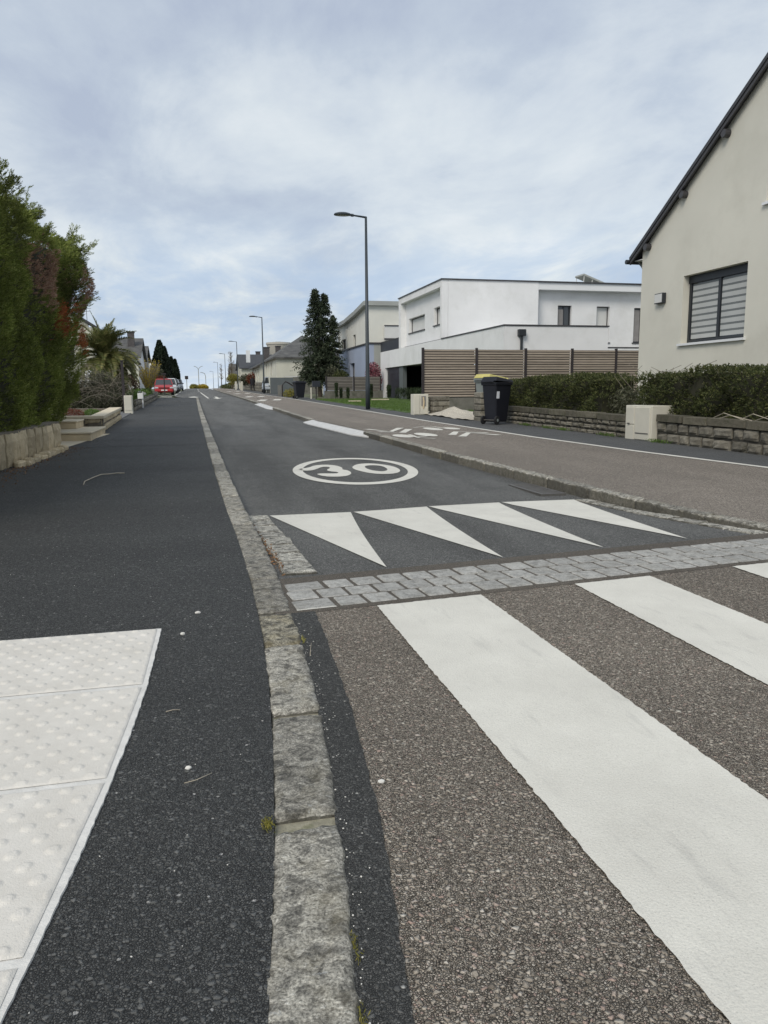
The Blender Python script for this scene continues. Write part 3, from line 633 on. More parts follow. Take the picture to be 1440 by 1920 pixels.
# speed roundel: ring and digits 30 lying on the road
def ell(cx, cy, a, b, n=56, sk=0.0): return [(cx + a * math.cos(2 * math.pi * k / n) + sk * math.sin(2 * math.pi * k / n), cy + b * math.sin(2 * math.pi * k / n)) for k in range(n)]
rcx, rcy = 1.905, 9.43
ro = flat('speed_roundel', ell(rcx, rcy, 0.775, 1.455, 64, 0.12), rz_, road, 'white oval ring with the number 30', ell(rcx, rcy, 0.65, 1.27, 64, 0.105))
def chaikin(P, n=2):
    for _ in range(n):
        Q = []
        for a, b in zip(P, P[1:] + P[:1]): Q += [(a[0] * .75 + b[0] * .25, a[1] * .75 + b[1] * .25), (a[0] * .25 + b[0] * .75, a[1] * .25 + b[1] * .75)]
        P = Q
    return P
THREE = [(1.234, 9.697), (1.371, 9.761), (1.483, 10.027), (1.642, 10.094), (1.765, 9.945), (1.796, 9.638), (1.748, 9.458), (1.81, 9.34), (1.795, 9.043), (1.704, 8.797), (1.56, 8.73), (1.417, 8.814), (1.36, 9.076), (1.441, 9.122), (1.54, 9.07), (1.634, 9.066), (1.652, 9.203), (1.566, 9.3), (1.55, 9.453), (1.645, 9.682), (1.633, 9.819), (1.552, 9.815), (1.432, 9.55), (1.337, 9.427), (1.224, 9.509)]
ZO = [(1.93, 9.732), (2.068, 10.04), (2.232, 10.094), (2.386, 9.904), (2.469, 9.575), (2.439, 9.158), (2.314, 8.871), (2.14, 8.829), (2.007, 8.959), (1.93, 9.244), (1.901, 9.478)]
ZI = [(2.089, 9.754), (2.13, 9.838), (2.229, 9.879), (2.326, 9.781), (2.347, 9.531), (2.303, 9.21), (2.195, 9.058), (2.11, 9.167), (2.07, 9.302), (2.056, 9.497), (2.072, 9.651)]
flat('digit', chaikin(THREE, 1), rz_, road, 'white painted digit 3'); flat('digit', chaikin(ZO, 2), rz_, road, 'white painted digit 0', chaikin([(2.195 + (a - 2.195) * .9, 9.47 + (b - 9.47) * .9) for a, b in ZI], 2))
flat('centre_dash', [(0.83, 54), (0.95, 54), (0.66, 86), (0.54, 86)], rz_, road, 'white centre line dash before the crest')
for k in range(3): flat('centre_dash', [(0.5, 96 + 16 * k), (0.62, 96 + 16 * k), (0.5, 104 + 16 * k), (0.38, 104 + 16 * k)], rz_, road)
flat('arrow', [(-0.25, 52.6), (0.05, 52.6), (0.25, 54.3), (-0.05, 56.5), (-0.45, 54.3)], lambda y: roadz(y) + 0.095, road, 'white arrow where the left footway ends')
flat('arrow', [(1.42, 52), (1.9, 55.5), (1.62, 55.5), (1.62, 60), (1.42, 60), (1.42, 55.5), (1.2, 55.5)], rz_, road, 'white arrow in the right lane')
for (a, b, x0, x1) in ((60, 62, -2.6, -1.7), (66.5, 67.3, -3.4, -1.7), (68, 80, -1.72, -1.55), (84, 96, -1.72, -1.55)):
    flat('bay_line', [(x0, a), (x1, a), (x1, b), (x0, b)], rz_, road)
def bar(name, P, w, parent, label=None, z=None):
    """flat painted stroke of width w along P"""
    z = z or (lambda y: g(y) + 0.010); Lf = []; Rt = []
    for i, p in enumerate(P):
        a, b = P[max(i - 1, 0)], P[min(i + 1, len(P) - 1)]; d = Vector((b[0] - a[0], b[1] - a[1])).normalized(); n_ = Vector((-d.y, d.x)) * w / 2
        Lf.append((p[0] + n_.x, p[1] + n_.y)); Rt.append((p[0] - n_.x, p[1] - n_.y))
    return flat(name, Lf + Rt[::-1], z, parent, label)
bar('chevron', [(3.50, 16.0), (3.80, 15.05), (4.30, 16.2)], 0.155, cyc, 'upper left white chevron pointing at the road'); bar('chevron', [(3.56, 15.1), (3.93, 14.65), (4.37, 15.75)], 0.155, cyc)
bar('chevron', [(5.49, 14.10), (5.02, 14.60), (4.654, 13.755)], 0.155, cyc, 'lower right white chevron by the edge line'); bar('chevron', [(5.47, 13.45), (5.16, 14.25), (4.688, 13.286)], 0.155, cyc)
def disc(name, cx, cy, a, b): return flat(name, ell(cx, cy, a, b, 24), lambda y: g(y) + 0.010, cyc)
# two painted bicycles: wheels, frame, handlebar
bz = lambda y: g(y) + 0.010
flat('bicycle_mark', ell(5.28, 15.66, 0.155, 0.36, 24), bz, cyc, 'wheel of the painted bicycle by the edge line'); flat('bicycle_mark', ell(4.86, 15.64, 0.165, 0.50, 24), bz, cyc)
bar('bicycle_mark', [(4.93, 16.5), (5.09, 16.32), (5.13, 15.72)], 0.06, cyc, z=lambda y: g(y) + 0.014); bar('bicycle_mark', [(4.60, 16.2), (4.95, 16.55)], 0.06, cyc)
flat('bicycle_mark', ell(3.70, 13.76, 0.17, 0.42, 24), bz, cyc, 'wheel of the painted bicycle near the kerb'); flat('bicycle_mark', ell(4.21, 14.0, 0.18, 0.50, 24), bz, cyc)
bar('bicycle_mark', [(3.90, 14.05), (3.83, 13.16), (4.07, 12.93)], 0.07, cyc, z=lambda y: g(y) + 0.014); bar('bicycle_mark', [(4.18, 13.55), (3.83, 13.3)], 0.06, cyc, z=lambda y: g(y) + 0.018)
for (y0, n_) in ((42, 2), (53, 2), (68, 2), (84, 2)):
    for k in range(n_): bar('cycle_mark', [(3.4 + 0.95 * k, y0 + 1.2 * k), (3.9 + 0.9 * k, y0 + 3.2 + 1.0 * k)], 0.42, cyc)
# ------------------------------------------------------------------ tactile paving
erc = lerp1([(0.0, -0.46), (1.19, -0.345), (1.32, -0.326), (1.62, -0.286), (1.93, -0.252), (2.25, -0.222), (2.58, -0.200), (3.16, -0.180)])
tp = tag(strip('tactile_paving', lambda y: -1.10, lambda y: erc(y) + 0.004, ysr(0.05, 3.175, 0.018), C0(0.006), M['tile_glue'], lip=0.01, jag=0.0018), 'white rubbery tactile paving glued to the footway', None, None, 'structure')
def tile(y0, y1, xr0, xr1, seed):
    nx_, ny_ = 260, 150; X1 = np.linspace(0, 1, nx_); Y1 = np.linspace(y0 + 0.006, y1 - 0.006, ny_); r = np.random.default_rng(seed)
    YY, UU = np.meshgrid(Y1, X1, indexing='ij'); XR = xr0 + (xr1 - xr0) * (YY - y0) / (y1 - y0); XX = XR - 0.012 - (1 - UU) * 0.84
    # local frame turned slightly with the tile's right edge
    lxx = XX - XR; lyy = YY - y0
    h = np.zeros_like(XX)
    for off in (0, 0.5):
        ax = (np.mod(lxx / 0.082 + off + 0.15, 1) - 0.5) * 0.082; ay = (np.mod(lyy / 0.1017 + off + 0.30, 1) - 0.5) * 0.1017
        d = np.sqrt(ax ** 2 + ay ** 2); h = np.maximum(h, 0.0050 * np.clip((0.0160 - d) / 0.0045, 0, 1) ** 0.8 * (0.9 + 0.1 * np.cos(d / 0.0168 * 1.5)))
    edge = np.minimum(np.minimum(YY - Y1[0], Y1[-1] - YY), -lxx - 0.012); h = h * np.clip(edge / 0.02, 0, 1)
    Z = 0.0125 * YY + 0.0105 + h - 0.003 * np.clip(1 - edge / 0.006, 0, 1) + r.normal(size=h.shape) * 0.00012
    V = np.stack([XX, YY, Z], -1).reshape(-1, 3); me = bpy.data.meshes.new('tactile_tile')
    F = [(j * nx_ + i, j * nx_ + i + 1, (j + 1) * nx_ + i + 1, (j + 1) * nx_ + i) for j in range(ny_ - 1) for i in range(nx_ - 1)]
    me.from_pydata(V.tolist(), [], F); me.polygons.foreach_set('use_smooth', [True] * len(F)); link('tactile_tile', me, M['tile'], tp)
er = erc
for i, (a, b) in enumerate(((2.568, 3.17), (1.943, 2.552), (1.323, 1.931), (0.705, 1.31), (0.1, 0.695))): tile(a, b, er(a), er(b), i)
# ------------------------------------------------------------------ drain, twigs, grit
dg = empty('drain_grate', 'rusty iron drain grate in the road against the right kerb', 'drain grate')
fr_ = MB()
for (x0, x1, y0, y1) in ((3.20, 3.46, 6.78, 6.82), (3.20, 3.46, 7.56, 7.60), (3.20, 3.23, 6.82, 7.56), (3.43, 3.46, 6.82, 7.56)): fr_.box(x0, x1, y0, y1, roadz(7.2) - 0.03, roadz(7.2) + 0.006)
fr_.build('frame', M['iron'], dg); bm_ = MB(); bm_.box(3.23, 3.43, 6.82, 7.56, roadz(7.2) - 0.2, roadz(7.2) - 0.005)
for k in range(11):
    b_ = MB(); yy = 6.85 + 0.065 * k; b_.box(3.232, 3.428, yy, yy + 0.032, roadz(7.2) - 0.004, roadz(7.2) + 0.005); b_.build('grate_bar', M['iron'], dg)
bm_.build('pit', M['interior'], dg)
def twig(P, r, lab, mat='twigwood', name='twig'):
    t_ = MB(); t_.tube([(x, y, g(y) + r + h) for x, y, h in P], r, 5); return tag(t_.build(name, M[mat], smooth=True), lab, 'twig')
twig([(-1.11, 8.05, 0.004), (-1.13, 8.30, .006), (-1.08, 8.60, .01), (-1.03, 8.84, .012), (-0.97, 8.86, .01), (-0.88, 8.99, .004), (-0.80, 9.0, 0)], 0.006, 'long bent bleached twig lying alone on the black footway')
twig([(-0.07, 1.885, 0), (-0.04, 1.89, .002), (0.0, 1.915, .003)], 0.0011, 'thin pale twig between tactile paving and near kerb')
twig([(-0.13, 2.34, 0), (-0.11, 2.345, .002), (-0.087, 2.345, 0)], 0.0012, 'short brown twig beside the second tactile tile')
twig([(0.375, 2.74, -0.008), (0.385, 2.80, -.006), (0.40, 2.88, -.008)], 0.0013, 'straight twig lying on the dark strip beside the kerb')
def grit(name, pts, size, mat, label, parent=None):
    bm = bmesh.new()
    for (x, y, z) in pts:
        s_ = size * random.uniform(0.5, 1.5); m_ = Matrix.Translation((x, y, z + s_ * 0.3)) @ Matrix.Rotation(random.uniform(0, 6), 4, 'Z') @ Matrix.Diagonal((s_, s_ * random.uniform(.5, 1), s_ * 0.5, 1))
        bmesh.ops.create_icosphere(bm, subdivisions=1, radius=0.5, matrix=m_)
    me = bpy.data.meshes.new(name); bm.to_mesh(me); bm.free(); return tag(link(name, me, M[mat], parent), label, None, None, 'stuff')
pts = []
for _ in range(260):
    y = 0.9 + 6 * random.random() ** 1.5; x = random.uniform(-1.9, kx(y) - 0.17); pts.append((x, y, g(y)))
for _ in range(100):
    y = 0.9 + 2.4 * random.random(); pts.append((kx(y) + abs(random.gauss(0.012, 0.02)), y, g(y) - 0.008))
grit('loose_grit', pts, 0.004, 'pebble', 'tiny white specks of grit scattered on the near asphalt')
for (x, y, s_, lab) in ((0.42, 1.79, 0.014, 'small round white pebble on the brown chippings'), (-0.06, 1.96, 0.014, 'white crumb on the footway above the thin twig'), (-0.03, 3.37, 0.018, 'white crumb on the footway near the sett band'), (-0.09, 3.09, 0.016, 'white crumb beside the corner of the tactile paving')):
    bm = bmesh.new(); bmesh.ops.create_icosphere(bm, subdivisions=2, radius=s_ / 2)
    for v in bm.verts: v.co = Vector((v.co.x * 1.3, v.co.y, v.co.z * 0.7)) + Vector([random.uniform(-1, 1) * s_ * 0.08 for _ in range(3)])
    me = bpy.data.meshes.new('pebble'); bm.to_mesh(me); bm.free(); o = tag(link('pebble', me, M['pebble']), lab, 'pebble'); o.location = (x, y, g(y) + s_ * 0.2 - (0.012 if x > 0.3 else 0))
# brown leaf litter in the gutter and along the left wall
P_ = []
for _ in range(110): y = random.gauss(4.4, 0.25); P_.append((kx(y) + random.uniform(0.0, 0.05), y, g(y) + roadoff(y) + 0.02 + random.uniform(0, .01)))
for _ in range(60): y = random.uniform(4.7, 5.9); P_.append((kx(y) + random.uniform(0.0, 0.035), y, g(y) + roadoff(y) + 0.02))
leaves('leaf_litter', np.array(P_), 0.024, 0.007, M['litter'], None, np.array([0, 0, 0.0]), 1); tag(bpy.data.objects['leaf_litter'], 'dry brown leaves gathered in the gutter by the ramp', None, None, 'stuff')
P_ = [(lx(y) + abs(random.gauss(0, 0.16)) + 0.02, y, g(y) + 0.006) for y in [random.uniform(6.5, 13) for _ in range(900)]]
o = leaves('leaf_litter', np.array(P_), 0.022, 0.010, M['litter']); tag(o, 'brown conifer litter along the foot of the left hedge wall', None, None, 'stuff')
# moss tuft
P_ = np.array([(0.118 + random.gauss(0, .006), 1.645 + random.gauss(0, .014), g(1.65) + random.uniform(0, .01)) for _ in range(200)])
o = leaves('moss', P_, 0.007, 0.0025, M['yellowgreen'], None, np.array([0, 0, 1.5])); tag(o, 'small green moss tuft in the kerb joint', None, None, 'stuff')
P_ = np.array([(kx(y) + abs(random.gauss(0, .006)), y + random.gauss(0, .02), g(y) + random.uniform(-.01, .014)) for y in [random.choice((1.06, 1.22, 2.9)) for _ in range(160)]])
o = leaves('moss', P_, 0.011, 0.002, M['yellowgreen'], None, np.array([0, 0, 1.5])); tag(o, 'thin weeds along the road side of the near kerb', None, None, 'stuff')
# ------------------------------------------------------------------ building helpers
def P3(axis, a, d, z):      # axis 'x': wall plane at x=d running along y=a ; axis 'y': plane at y=d running along x=a
    return (d, a, z) if axis == 'x' else (a, d, z)
def wall(axis, plane, a0, a1, z0, ztop, holes=(), thick=0.25, cuts=()):
    """solid wall with openings; ztop may be a function of a; thick goes to +plane"""
    zt = ztop if callable(ztop) else (lambda a: ztop)
    A = sorted(set([a0, a1] + [v for h in holes for v in h[:2] if a0 < v < a1] + list(cuts))); mb = MB()
    for p, q in zip(A, A[1:]):
        m = (p + q) / 2; hs = sorted([h for h in holes if h[0] <= m <= h[1]], key=lambda h: h[2]); lo = z0
        segs_ = []
        for h in hs: segs_.append((lo, h[2], h[2])); lo = h[3]
        segs_.append((lo, zt(p), zt(q)))
        for (l, tp_, tq) in segs_:
            if max(tp_, tq) - l < 1e-4: continue
            B = [P3(axis, p, plane, l), P3(axis, q, plane, l), P3(axis, q, plane + thick, l), P3(axis, p, plane + thick, l)]
            T = [P3(axis, p, plane, tp_), P3(axis, q, plane, tq), P3(axis, q, plane + thick, tq), P3(axis, p, plane + thick, tp_)]
            if axis == 'x': B, T = B[::-1], T[::-1]
            mb.hexa(B, T)
    return mb
def pbox(mb, axis, a0, a1, d0, d1, z0, z1):
    if axis == 'x': mb.box(d0, d1, a0, a1, z0, z1)
    else: mb.box(a0, a1, d0, d1, z0, z1)
def window(par, axis, plane, a0, a1, z0, z1, frame='anthracite', inset=0.14, mull=(), transom=(), fill='glass', sill=None, fw=0.06, out=-1, sillout=0.05, label=None):
    f = MB(); d0, d1 = plane + inset, plane + inset + 0.06
    pbox(f, axis, a0, a1, d0, d1, z0, z0 + fw); pbox(f, axis, a0, a1, d0, d1, z1 - fw, z1)
    pbox(f, axis, a0, a0 + fw, d0, d1, z0 + fw, z1 - fw); pbox(f, axis, a1 - fw, a1, d0, d1, z0 + fw, z1 - fw)
    for m_ in mull: pbox(f, axis, m_ - fw / 2, m_ + fw / 2, d0 - 0.003, d1, z0 + fw, z1 - fw)
    for m_ in transom: pbox(f, axis, a0 + fw, a1 - fw, d0 + 0.002, d1, m_ - fw / 2, m_ + fw / 2)
    w_ = f.build('window', M[frame], par)
    if label: w_['label'] = label
    q = MB(); pbox(q, axis, a0 + fw, a1 - fw, plane + inset + 0.03, plane + inset + 0.045, z0 + fw, z1 - fw); q.build('pane' if fill == 'glass' else 'shutter', M[fill], w_)
    if sill:
        s_ = MB(); pbox(s_, axis, a0 - 0.06, a1 + 0.06, plane - sillout, plane + inset, z0 - 0.05, z0 - 0.002); s_.build('sill', M[sill], w_)
    return w_
# ------------------------------------------------------------------ right gable house
h1 = empty('gable_house', 'cream rendered house with steep dark gable edge and a wide blind covered window', 'house', None, (10.5, 12, 0.2))
def part(mb, name, mat, par, **k):
    o = mb.build(name, M[mat], None, **k)
    o.parent = par
    if par is not None:
        w_ = Vector((0, 0, 0)); q = par
        while q is not None: w_ += Vector(q.location); q = q.parent
        o.matrix_parent_inverse = Matrix.Translation(-w_)
    return o
def thing0(name, label, cat, group=None): return empty(name, label, cat, group)      # origin at world zero: parts carry world coordinates
bpy.data.objects.remove(h1)
h1 = thing0('gable_house', 'cream rendered house with steep dark gable edge and a wide blind covered window', 'house')
X = 10.5; EY0, EY1, RY = 7.1, 17.02, 12.05; ez = 4.26; sl = (7.05 - 4.02) / (17.02 - 12.6)
rk = lambda y: ez + min(EY1 - y, y - EY0) * 0.65
H = [(13.32, 15.36, 1.985, 3.43), (11.2, 12.92, 4.42, 5.85)]
wall('x', X, EY0, EY1, -0.2, rk, H, 0.3, (RY,)).build('wall', M['stucco_cream'], h1)
b_ = MB(); b_.box(X + 0.3, 22, EY1 - 0.3, EY1, -0.2, ez); b_.build('wall', M['stucco_cream'], h1)
b_ = MB(); b_.box(X + 0.3, 22, EY0, EY0 + 0.3, -0.2, ez); b_.build('wall', M['stucco_cream'], h1)
b_ = MB(); b_.box(X + 1.6, 21.9, EY0 + .3, EY1 - .31, -0.2, 3.9); b_.build('inner_room', M['interior'], h1)
rf = MB()
for s_ in (0, 1):
    ya, yb = (EY1 + 0.33, RY) if s_ == 0 else (EY0 - 0.33, RY)
    za, zb = rk(RY) - abs(ya - RY) * 0.65, rk(RY)
    P = [(X - 0.16, ya), (22.2, ya), (22.2, yb), (X - 0.16, yb)]; zz2 = [za, za, zb, zb]
    lo = [(x, y, z + 0.02) for (x, y), z in zip(P, zz2)]; hi = [(x, y, z + 0.11) for (x, y), z in zip(P, zz2)]
    rf.hexa(lo, hi) if s_ == 1 else rf.hexa(lo[::-1], hi[::-1])
roof = rf.build('roof', M['slate'], h1)
vb = MB()
for s_ in (0, 1):
    ya, yb = (EY1 + 0.33, RY) if s_ == 0 else (EY0 - 0.33, RY); za = rk(RY) - abs(ya - RY) * 0.65; zb = rk(RY)
    P = [(X - 0.14, ya, za), (X - 0.10, ya, za), (X - 0.10, yb, zb), (X - 0.14, yb, zb)]
    lo = [(x, y, z - 0.065) for x, y, z in P]; hi = [(x, y, z + 0.018) for x, y, z in P]
    vb.hexa(lo, hi) if s_ == 1 else vb.hexa(lo[::-1], hi[::-1])
vb.build('verge_board', M['coping'], roof, recalc=True)
for yy in (16.74, 15.42, 14.12):
    t_ = MB(); zc = rk(yy) - 0.16; t_.tube([(X - 0.13, yy, zc), (X + 0.05, yy, zc)], 0.08, 12); t_.build('purlin_end', M['coping'], roof)
gt = MB(); gt.tube([(X - 0.20, EY1 + 0.40, rk(EY1) - 0.215), (22.2, EY1 + 0.40, rk(EY1) - 0.215)], 0.055, 10); gt.build('gutter', M['anthracite'], h1)
bx = MB(); bx.box(X - 0.02, 22.1, EY1 + 0.0, EY1 + 0.30, ez - 0.22, ez - 0.20); bx.build('soffit', M['stucco_white2'], h1)
dp = MB(); dp.tube([(X + 0.12, EY1 + 0.36, ez - 0.2), (X + 0.12, EY1 + 0.08, ez - 0.45), (X + 0.12, EY1 + 0.07, 0.1)], 0.04, 10); dp.build('downpipe', M['zinc'], h1, smooth=True)
w1 = window(h1, 'x', X, 13.32, 15.36, 1.985, 3.43, inset=0.16, mull=(14.34,), sill='stucco_white2', fw=0.075, sillout=0.06, label='wide dark framed window with striped blind')
bx = MB(); bx.box(X + 0.14, X + 0.30, 13.32, 15.36, 3.27, 3.429); bx.build('shutter_box', M['anthracite'], w1)
for k, (a, b) in enumerate(((13.42, 14.28), (14.40, 15.26))):
    z = 2.08; i = 0
    while z < 3.24:
        bb = MB(); bb.box(X + 0.183, X + 0.189, a, b, z, z + (0.088 if i % 2 == 0 else 0.036)); bb.build('blind_slat', M['blind' if i % 2 == 0 else 'blind_dark'], w1); z += 0.091 if i % 2 == 0 else 0.039; i += 1
w2 = window(h1, 'x', X, 11.2, 12.92, 4.42, 5.85, inset=0.18, mull=(12.06,), sill='stucco_white2', sillout=0.06, fill='shutter_grey', label='upper window with lowered grey shutter')
lamp_ = MB(); lamp_.box(X - 0.10, X, 15.98, 16.30, 2.93, 3.16); lb = lamp_.build('wall_light', M['anthracite'], h1, bevel=0.01)
d_ = MB(); d_.box(X - 0.107, X - 0.098, 16.0, 16.28, 2.95, 3.14); d_.build('diffuser', M['shutter_grey'], lb)
# ------------------------------------------------------------------ white flat roofed house
h2 = thing0('modern_house', 'white cubic house with flat roofs, solar panel and dark garage opening', 'house')
X = 11.2
wall('x', X, 27.2, 46.9, -0.2, 3.35, [(29.5, 45.7, -0.2, 2.37)], 0.35).build('wall', M['stucco_white'], h2)
wall('y', 27.2, X + 0.35, 15.45, -0.2, 3.35, [], 0.3).build('wall', M['stucco_white'], h2)
b_ = MB(); b_.box(15.45, 24, 31, 31.3, -0.2, 2.78); b_.build('wall', M['stucco_white'], h2)
b_ = MB(); b_.box(15.15, 15.45, 27.5, 35.2, -0.2, 3.35); b_.build('wall', M['stucco_white'], h2)
b_ = MB(); b_.box(X + 0.36, 15.1, 27.6, 46.8, 2.5, 2.7); b_.build('terrace_deck', M['stucco_white2'], h2)
b_ = MB(); b_.box(X + 5.5, X + 5.7, 27.6, 46.8, -0.2, 2.5); b_.box(X + .36, X + 5.5, 46.6, 46.8, -0.2, 2.5); b_.build('garage_back_wall', M['interior'], h2)
gfl = MB(); gfl.box(X - 0.0, X + 5.5, 27.6, 46.6, -0.15, 0.46); gfl.build('garage_floor', M['drive'], h2)
cp = MB(); cp.box(X - 0.03, X + 0.38, 27.17, 34.72, 3.352, 3.40); cp.box(X + 0.38, 15.48, 27.17, 27.53, 3.352, 3.40); cp.build('coping', M['coping'], h2)
cp = MB(); cp.box(15.46, 24, 30.98, 31.33, 2.782, 2.83); cp.build('coping', M['coping'], h2)
gp = MB(); gp.box(X + 0.15, X + 0.22, 42.7, 45.7, 0.46, 2.37); gdo = gp.build('garage_door', M['garage_panel'], h2)
for k in range(5):
    q = MB(); q.box(X + 0.135, X + 0.15, 42.75, 45.66, 0.50 + k * 0.37, 0.84 + k * 0.37); q.build('door_panel', M['garage_panel'], gdo)
q = MB(); q.box(X + 0.08, X + 0.30, 41.9, 42.7, 0.46, 2.37); q.build('pillar', M['greywall'], h2)
# upper box: a frame with a recessed street face
zt = 6.02
fr_ = MB()
fr_.box(X, X + 0.3, 42.05, 42.45, 3.352, zt); fr_.box(X, X + 0.3, 34.7, 34.95, 3.402, zt); fr_.box(X, X + 0.3, 34.95, 42.05, zt - 0.30, zt)
fr_.build('wall_frame', M['stucco_white'], h2)
wall('x', X + 0.30, 34.7 + .02, 42.44, 3.36, zt - 0.002, [(38.1 + .3, 41.1 + .3, 4.10, 4.86), (35.85, 36.85, 4.14, 4.97)], 0.3).build('wall', M['stucco_white'], h2)
window(h2, 'x', X + 0.30, 38.4, 41.4, 4.10, 4.86, 'coping', 0.16, fill='shutter_grey', sill='coping', label='wide window with lowered white shutter')
window(h2, 'x', X + 0.30, 35.85, 36.85, 4.14, 4.97, 'coping', 0.16, fill='shutter_grey', sill='coping')
bs = MB(); bs.box(X + 0.24, X + 0.299, 34.95, 42.05, 3.353, 3.42); bs.build('base_rail', M['coping'], h2)
wall('y', 34.7, X + 0.31, 15.99, 2.7, zt, [], 0.3).build('wall', M['stucco_white'], h2)
holes = [(17.25, 17.98, 3.36, 5.03), (19.32, 20.03, 3.30, 5.02), (21.37, 22.2, 3.30, 4.98)]
wall('y', 35.2, 15.99, 24.5, 2.7, zt - 0.33, holes, 0.3).build('wall', M['stucco_white'], h2)
ev = MB(); ev.box(15.99, 24.5, 34.72, 36.5, zt - 0.33, zt - 0.005); ev.build('roof_overhang', M['stucco_white2'], h2)
ds = MB(); ds.box(X + .36, 24.5, 34.9, 42.4, zt - 0.03, zt + 0.001); ds.build('roof_deck', M['zinc'], h2)
cp = MB(); cp.box(X - 0.04, 24.5, 34.64, 34.98, zt + 0.003, zt + 0.055); cp.box(X - 0.04, X + 0.34, 34.98, 42.5, zt + 0.003, zt + 0.055); cp.build('coping', M['coping'], h2)
b_ = MB(); b_.box(24.2, 24.5, 31.3, 42.4, 2.7, zt - .01); b_.box(X + .61, 24.2, 42.14, 42.44, 2.7, zt - .01); b_.build('wall', M['stucco_white'], h2)
wa = window(h2, 'y', 35.2, 17.25, 17.98, 3.36, 5.03, 'anthracite', 0.15, mull=(17.62,), label='tall dark window with grey curtain')
q = MB(); q.box(17.31, 17.6, 35.345, 35.35, 3.42, 4.86); q.build('curtain', M['curtain'], wa)
window(h2, 'y', 35.2, 19.32, 20.03, 3.30, 5.02, 'coping', 0.18, fill='shutter_grey', sill='coping', fw=0.04)
wb = window(h2, 'y', 35.2, 21.37, 22.2, 3.30, 4.98, 'anthracite', 0.12, mull=(21.8,), transom=(3.78,), sill='coping')
q = MB(); q.box(21.43, 21.75, 35.315, 35.32, 3.36, 4.9); q.build('curtain', M['curtain'], wb)
hop = MB(); hop.box(11.72, 12.0, 27.02, 27.20, 2.98, 3.22); ho = hop.build('rain_hopper', M['anthracite'], h2, bevel=0.01)
q = MB(); q.tube([(11.86, 27.12, 2.98), (11.86, 27.12, 0.3)], 0.05, 10); q.build('downpipe', M['anthracite'], ho)
bp = MB(); bp.box(X + 0.02, X + 0.07, 42.5, 46.9, 3.36, 3.92)
bp.build('balcony_panel', M['garage_panel'], h2)
q = MB(); q.box(X + 0.0, X + 0.09, 42.5, 46.9, 3.92, 3.96); q.build('handrail', M['coping'], h2)
sp = empty('solar_panel', 'tilted solar panel on the flat roof of the white house', 'solar panel')
q = MB(); a, b = (17.75, 36.5), (19.55, 36.5)
q.hexa([(18.98, 36.0, 6.60), (20.35, 36.0, 6.12), (20.35, 36.9, 6.12), (18.98, 36.9, 6.60)], [(19.0, 36.0, 6.68), (20.37, 36.0, 6.20), (20.37, 36.9, 6.20), (19.0, 36.9, 6.68)]); q.build('panel', M['zinc'], sp)
for (x, y, z) in ((19.05, 36.05, 6.58), (19.05, 36.85, 6.58), (19.5, 36.05, 6.42), (19.5, 36.85, 6.42)):
    t_ = MB(); t_.tube([(x - 0.06, y, 6.0), (x, y, z)], 0.018, 6); t_.build('leg', M['shutter_grey'], sp)
# ------------------------------------------------------------------ cream and blue house behind it
h3 = thing0('cream_house', 'cream two storey house with blue grey ground floor and curved zinc fascia', 'house')
X = 10.5; pr = lerp1([(47.1, 6.16), (50.5, 5.84), (53.8, 5.62), (57.4, 5.58)])
wall('x', X, 47.1, 57.4, 3.97, pr, [(54.4, 55.9, 3.97, 4.66), (51.0, 51.85, 3.97, 4.72)], 0.3, (50.5, 53.8)).build('wall', M['stucco_pale'], h3)
wall('y', 47.1, X + 0.3, 16, 3.97, 6.16, [], 0.3).build('wall', M['stucco_pale'], h3)
wall('x', X + 0.05, 47.15, 57.4, -0.2, 3.88, [(51.7, 53.2, -0.2, 2.9)], 0.3).build('lower_wall', M['blue_wall'], h3)
wall('y', 47.15, X + 0.35, 16, -0.2, 3.88, [], 0.3).build('lower_wall', M['zinc'], h3)
q = MB(); q.box(X - 0.02, 16, 47.08, 57.42, 3.88, 3.968); q.build('string_course', M['coping'], h3)
q = MB(); q.box(X + 0.3, 16, 57.1, 57.4, -0.2, 5.5); q.build('rear_wall', M['stucco_pale'], h3)
fm = MB(); ys = [46.85, 47.1, 50.5, 53.8, 57.4, 58.6]; fz_ = [6.16, 6.16, 5.84, 5.62, 5.58, 5.62]
for i in range(5):
    y0, y1, z0, z1 = ys[i], ys[i + 1], fz_[i], fz_[i + 1]
    fm.hexa([(X - 0.3, y0, z0), (16.2, y0, z0), (16.2, y1, z1), (X - 0.3, y1, z1)], [(X - 0.3, y0, z0 + 0.26), (16.2, y0, z0 + 0.26), (16.2, y1, z1 + 0.24), (X - 0.3, y1, z1 + 0.24)])
fm.build('roof_fascia', M['zinc'], h3)
window(h3, 'x', X, 54.4, 55.9, 3.97, 4.66, 'coping', 0.14); window(h3, 'x', X, 51.0, 51.85, 3.97, 4.72, 'coping', 0.14, fill='curtain')
window(h3, 'x', X + 0.05, 51.7, 53.2, 0.5, 2.9, 'anthracite', 0.2, fill='curtain')
sb_ = MB(); sb_.box(11.45, 13.2, 46.75, 47.09, 4.2, 4.93); sbo = sb_.build('shutter_bay', M['shutter_grey'], h3)
q = MB(); q.box(11.42, 13.2, 46.7, 46.76, 4.93, 4.99); q.box(11.42, 13.2, 46.7, 46.76, 4.1, 4.2); q.build('rail', M['coping'], sbo)
lo_ = thing0('garden_annex', 'low blue grey annex beside the cream and blue house', 'annex')
q = MB(); q.box(9.9, 10.5, 58.0, 61, 0.3, 3.6); q.build('wall', M['blue_wall'], lo_); q = MB(); q.box(9.85, 10.54, 57.95, 61.05, 3.602, 3.68); q.build('coping', M['coping'], lo_)
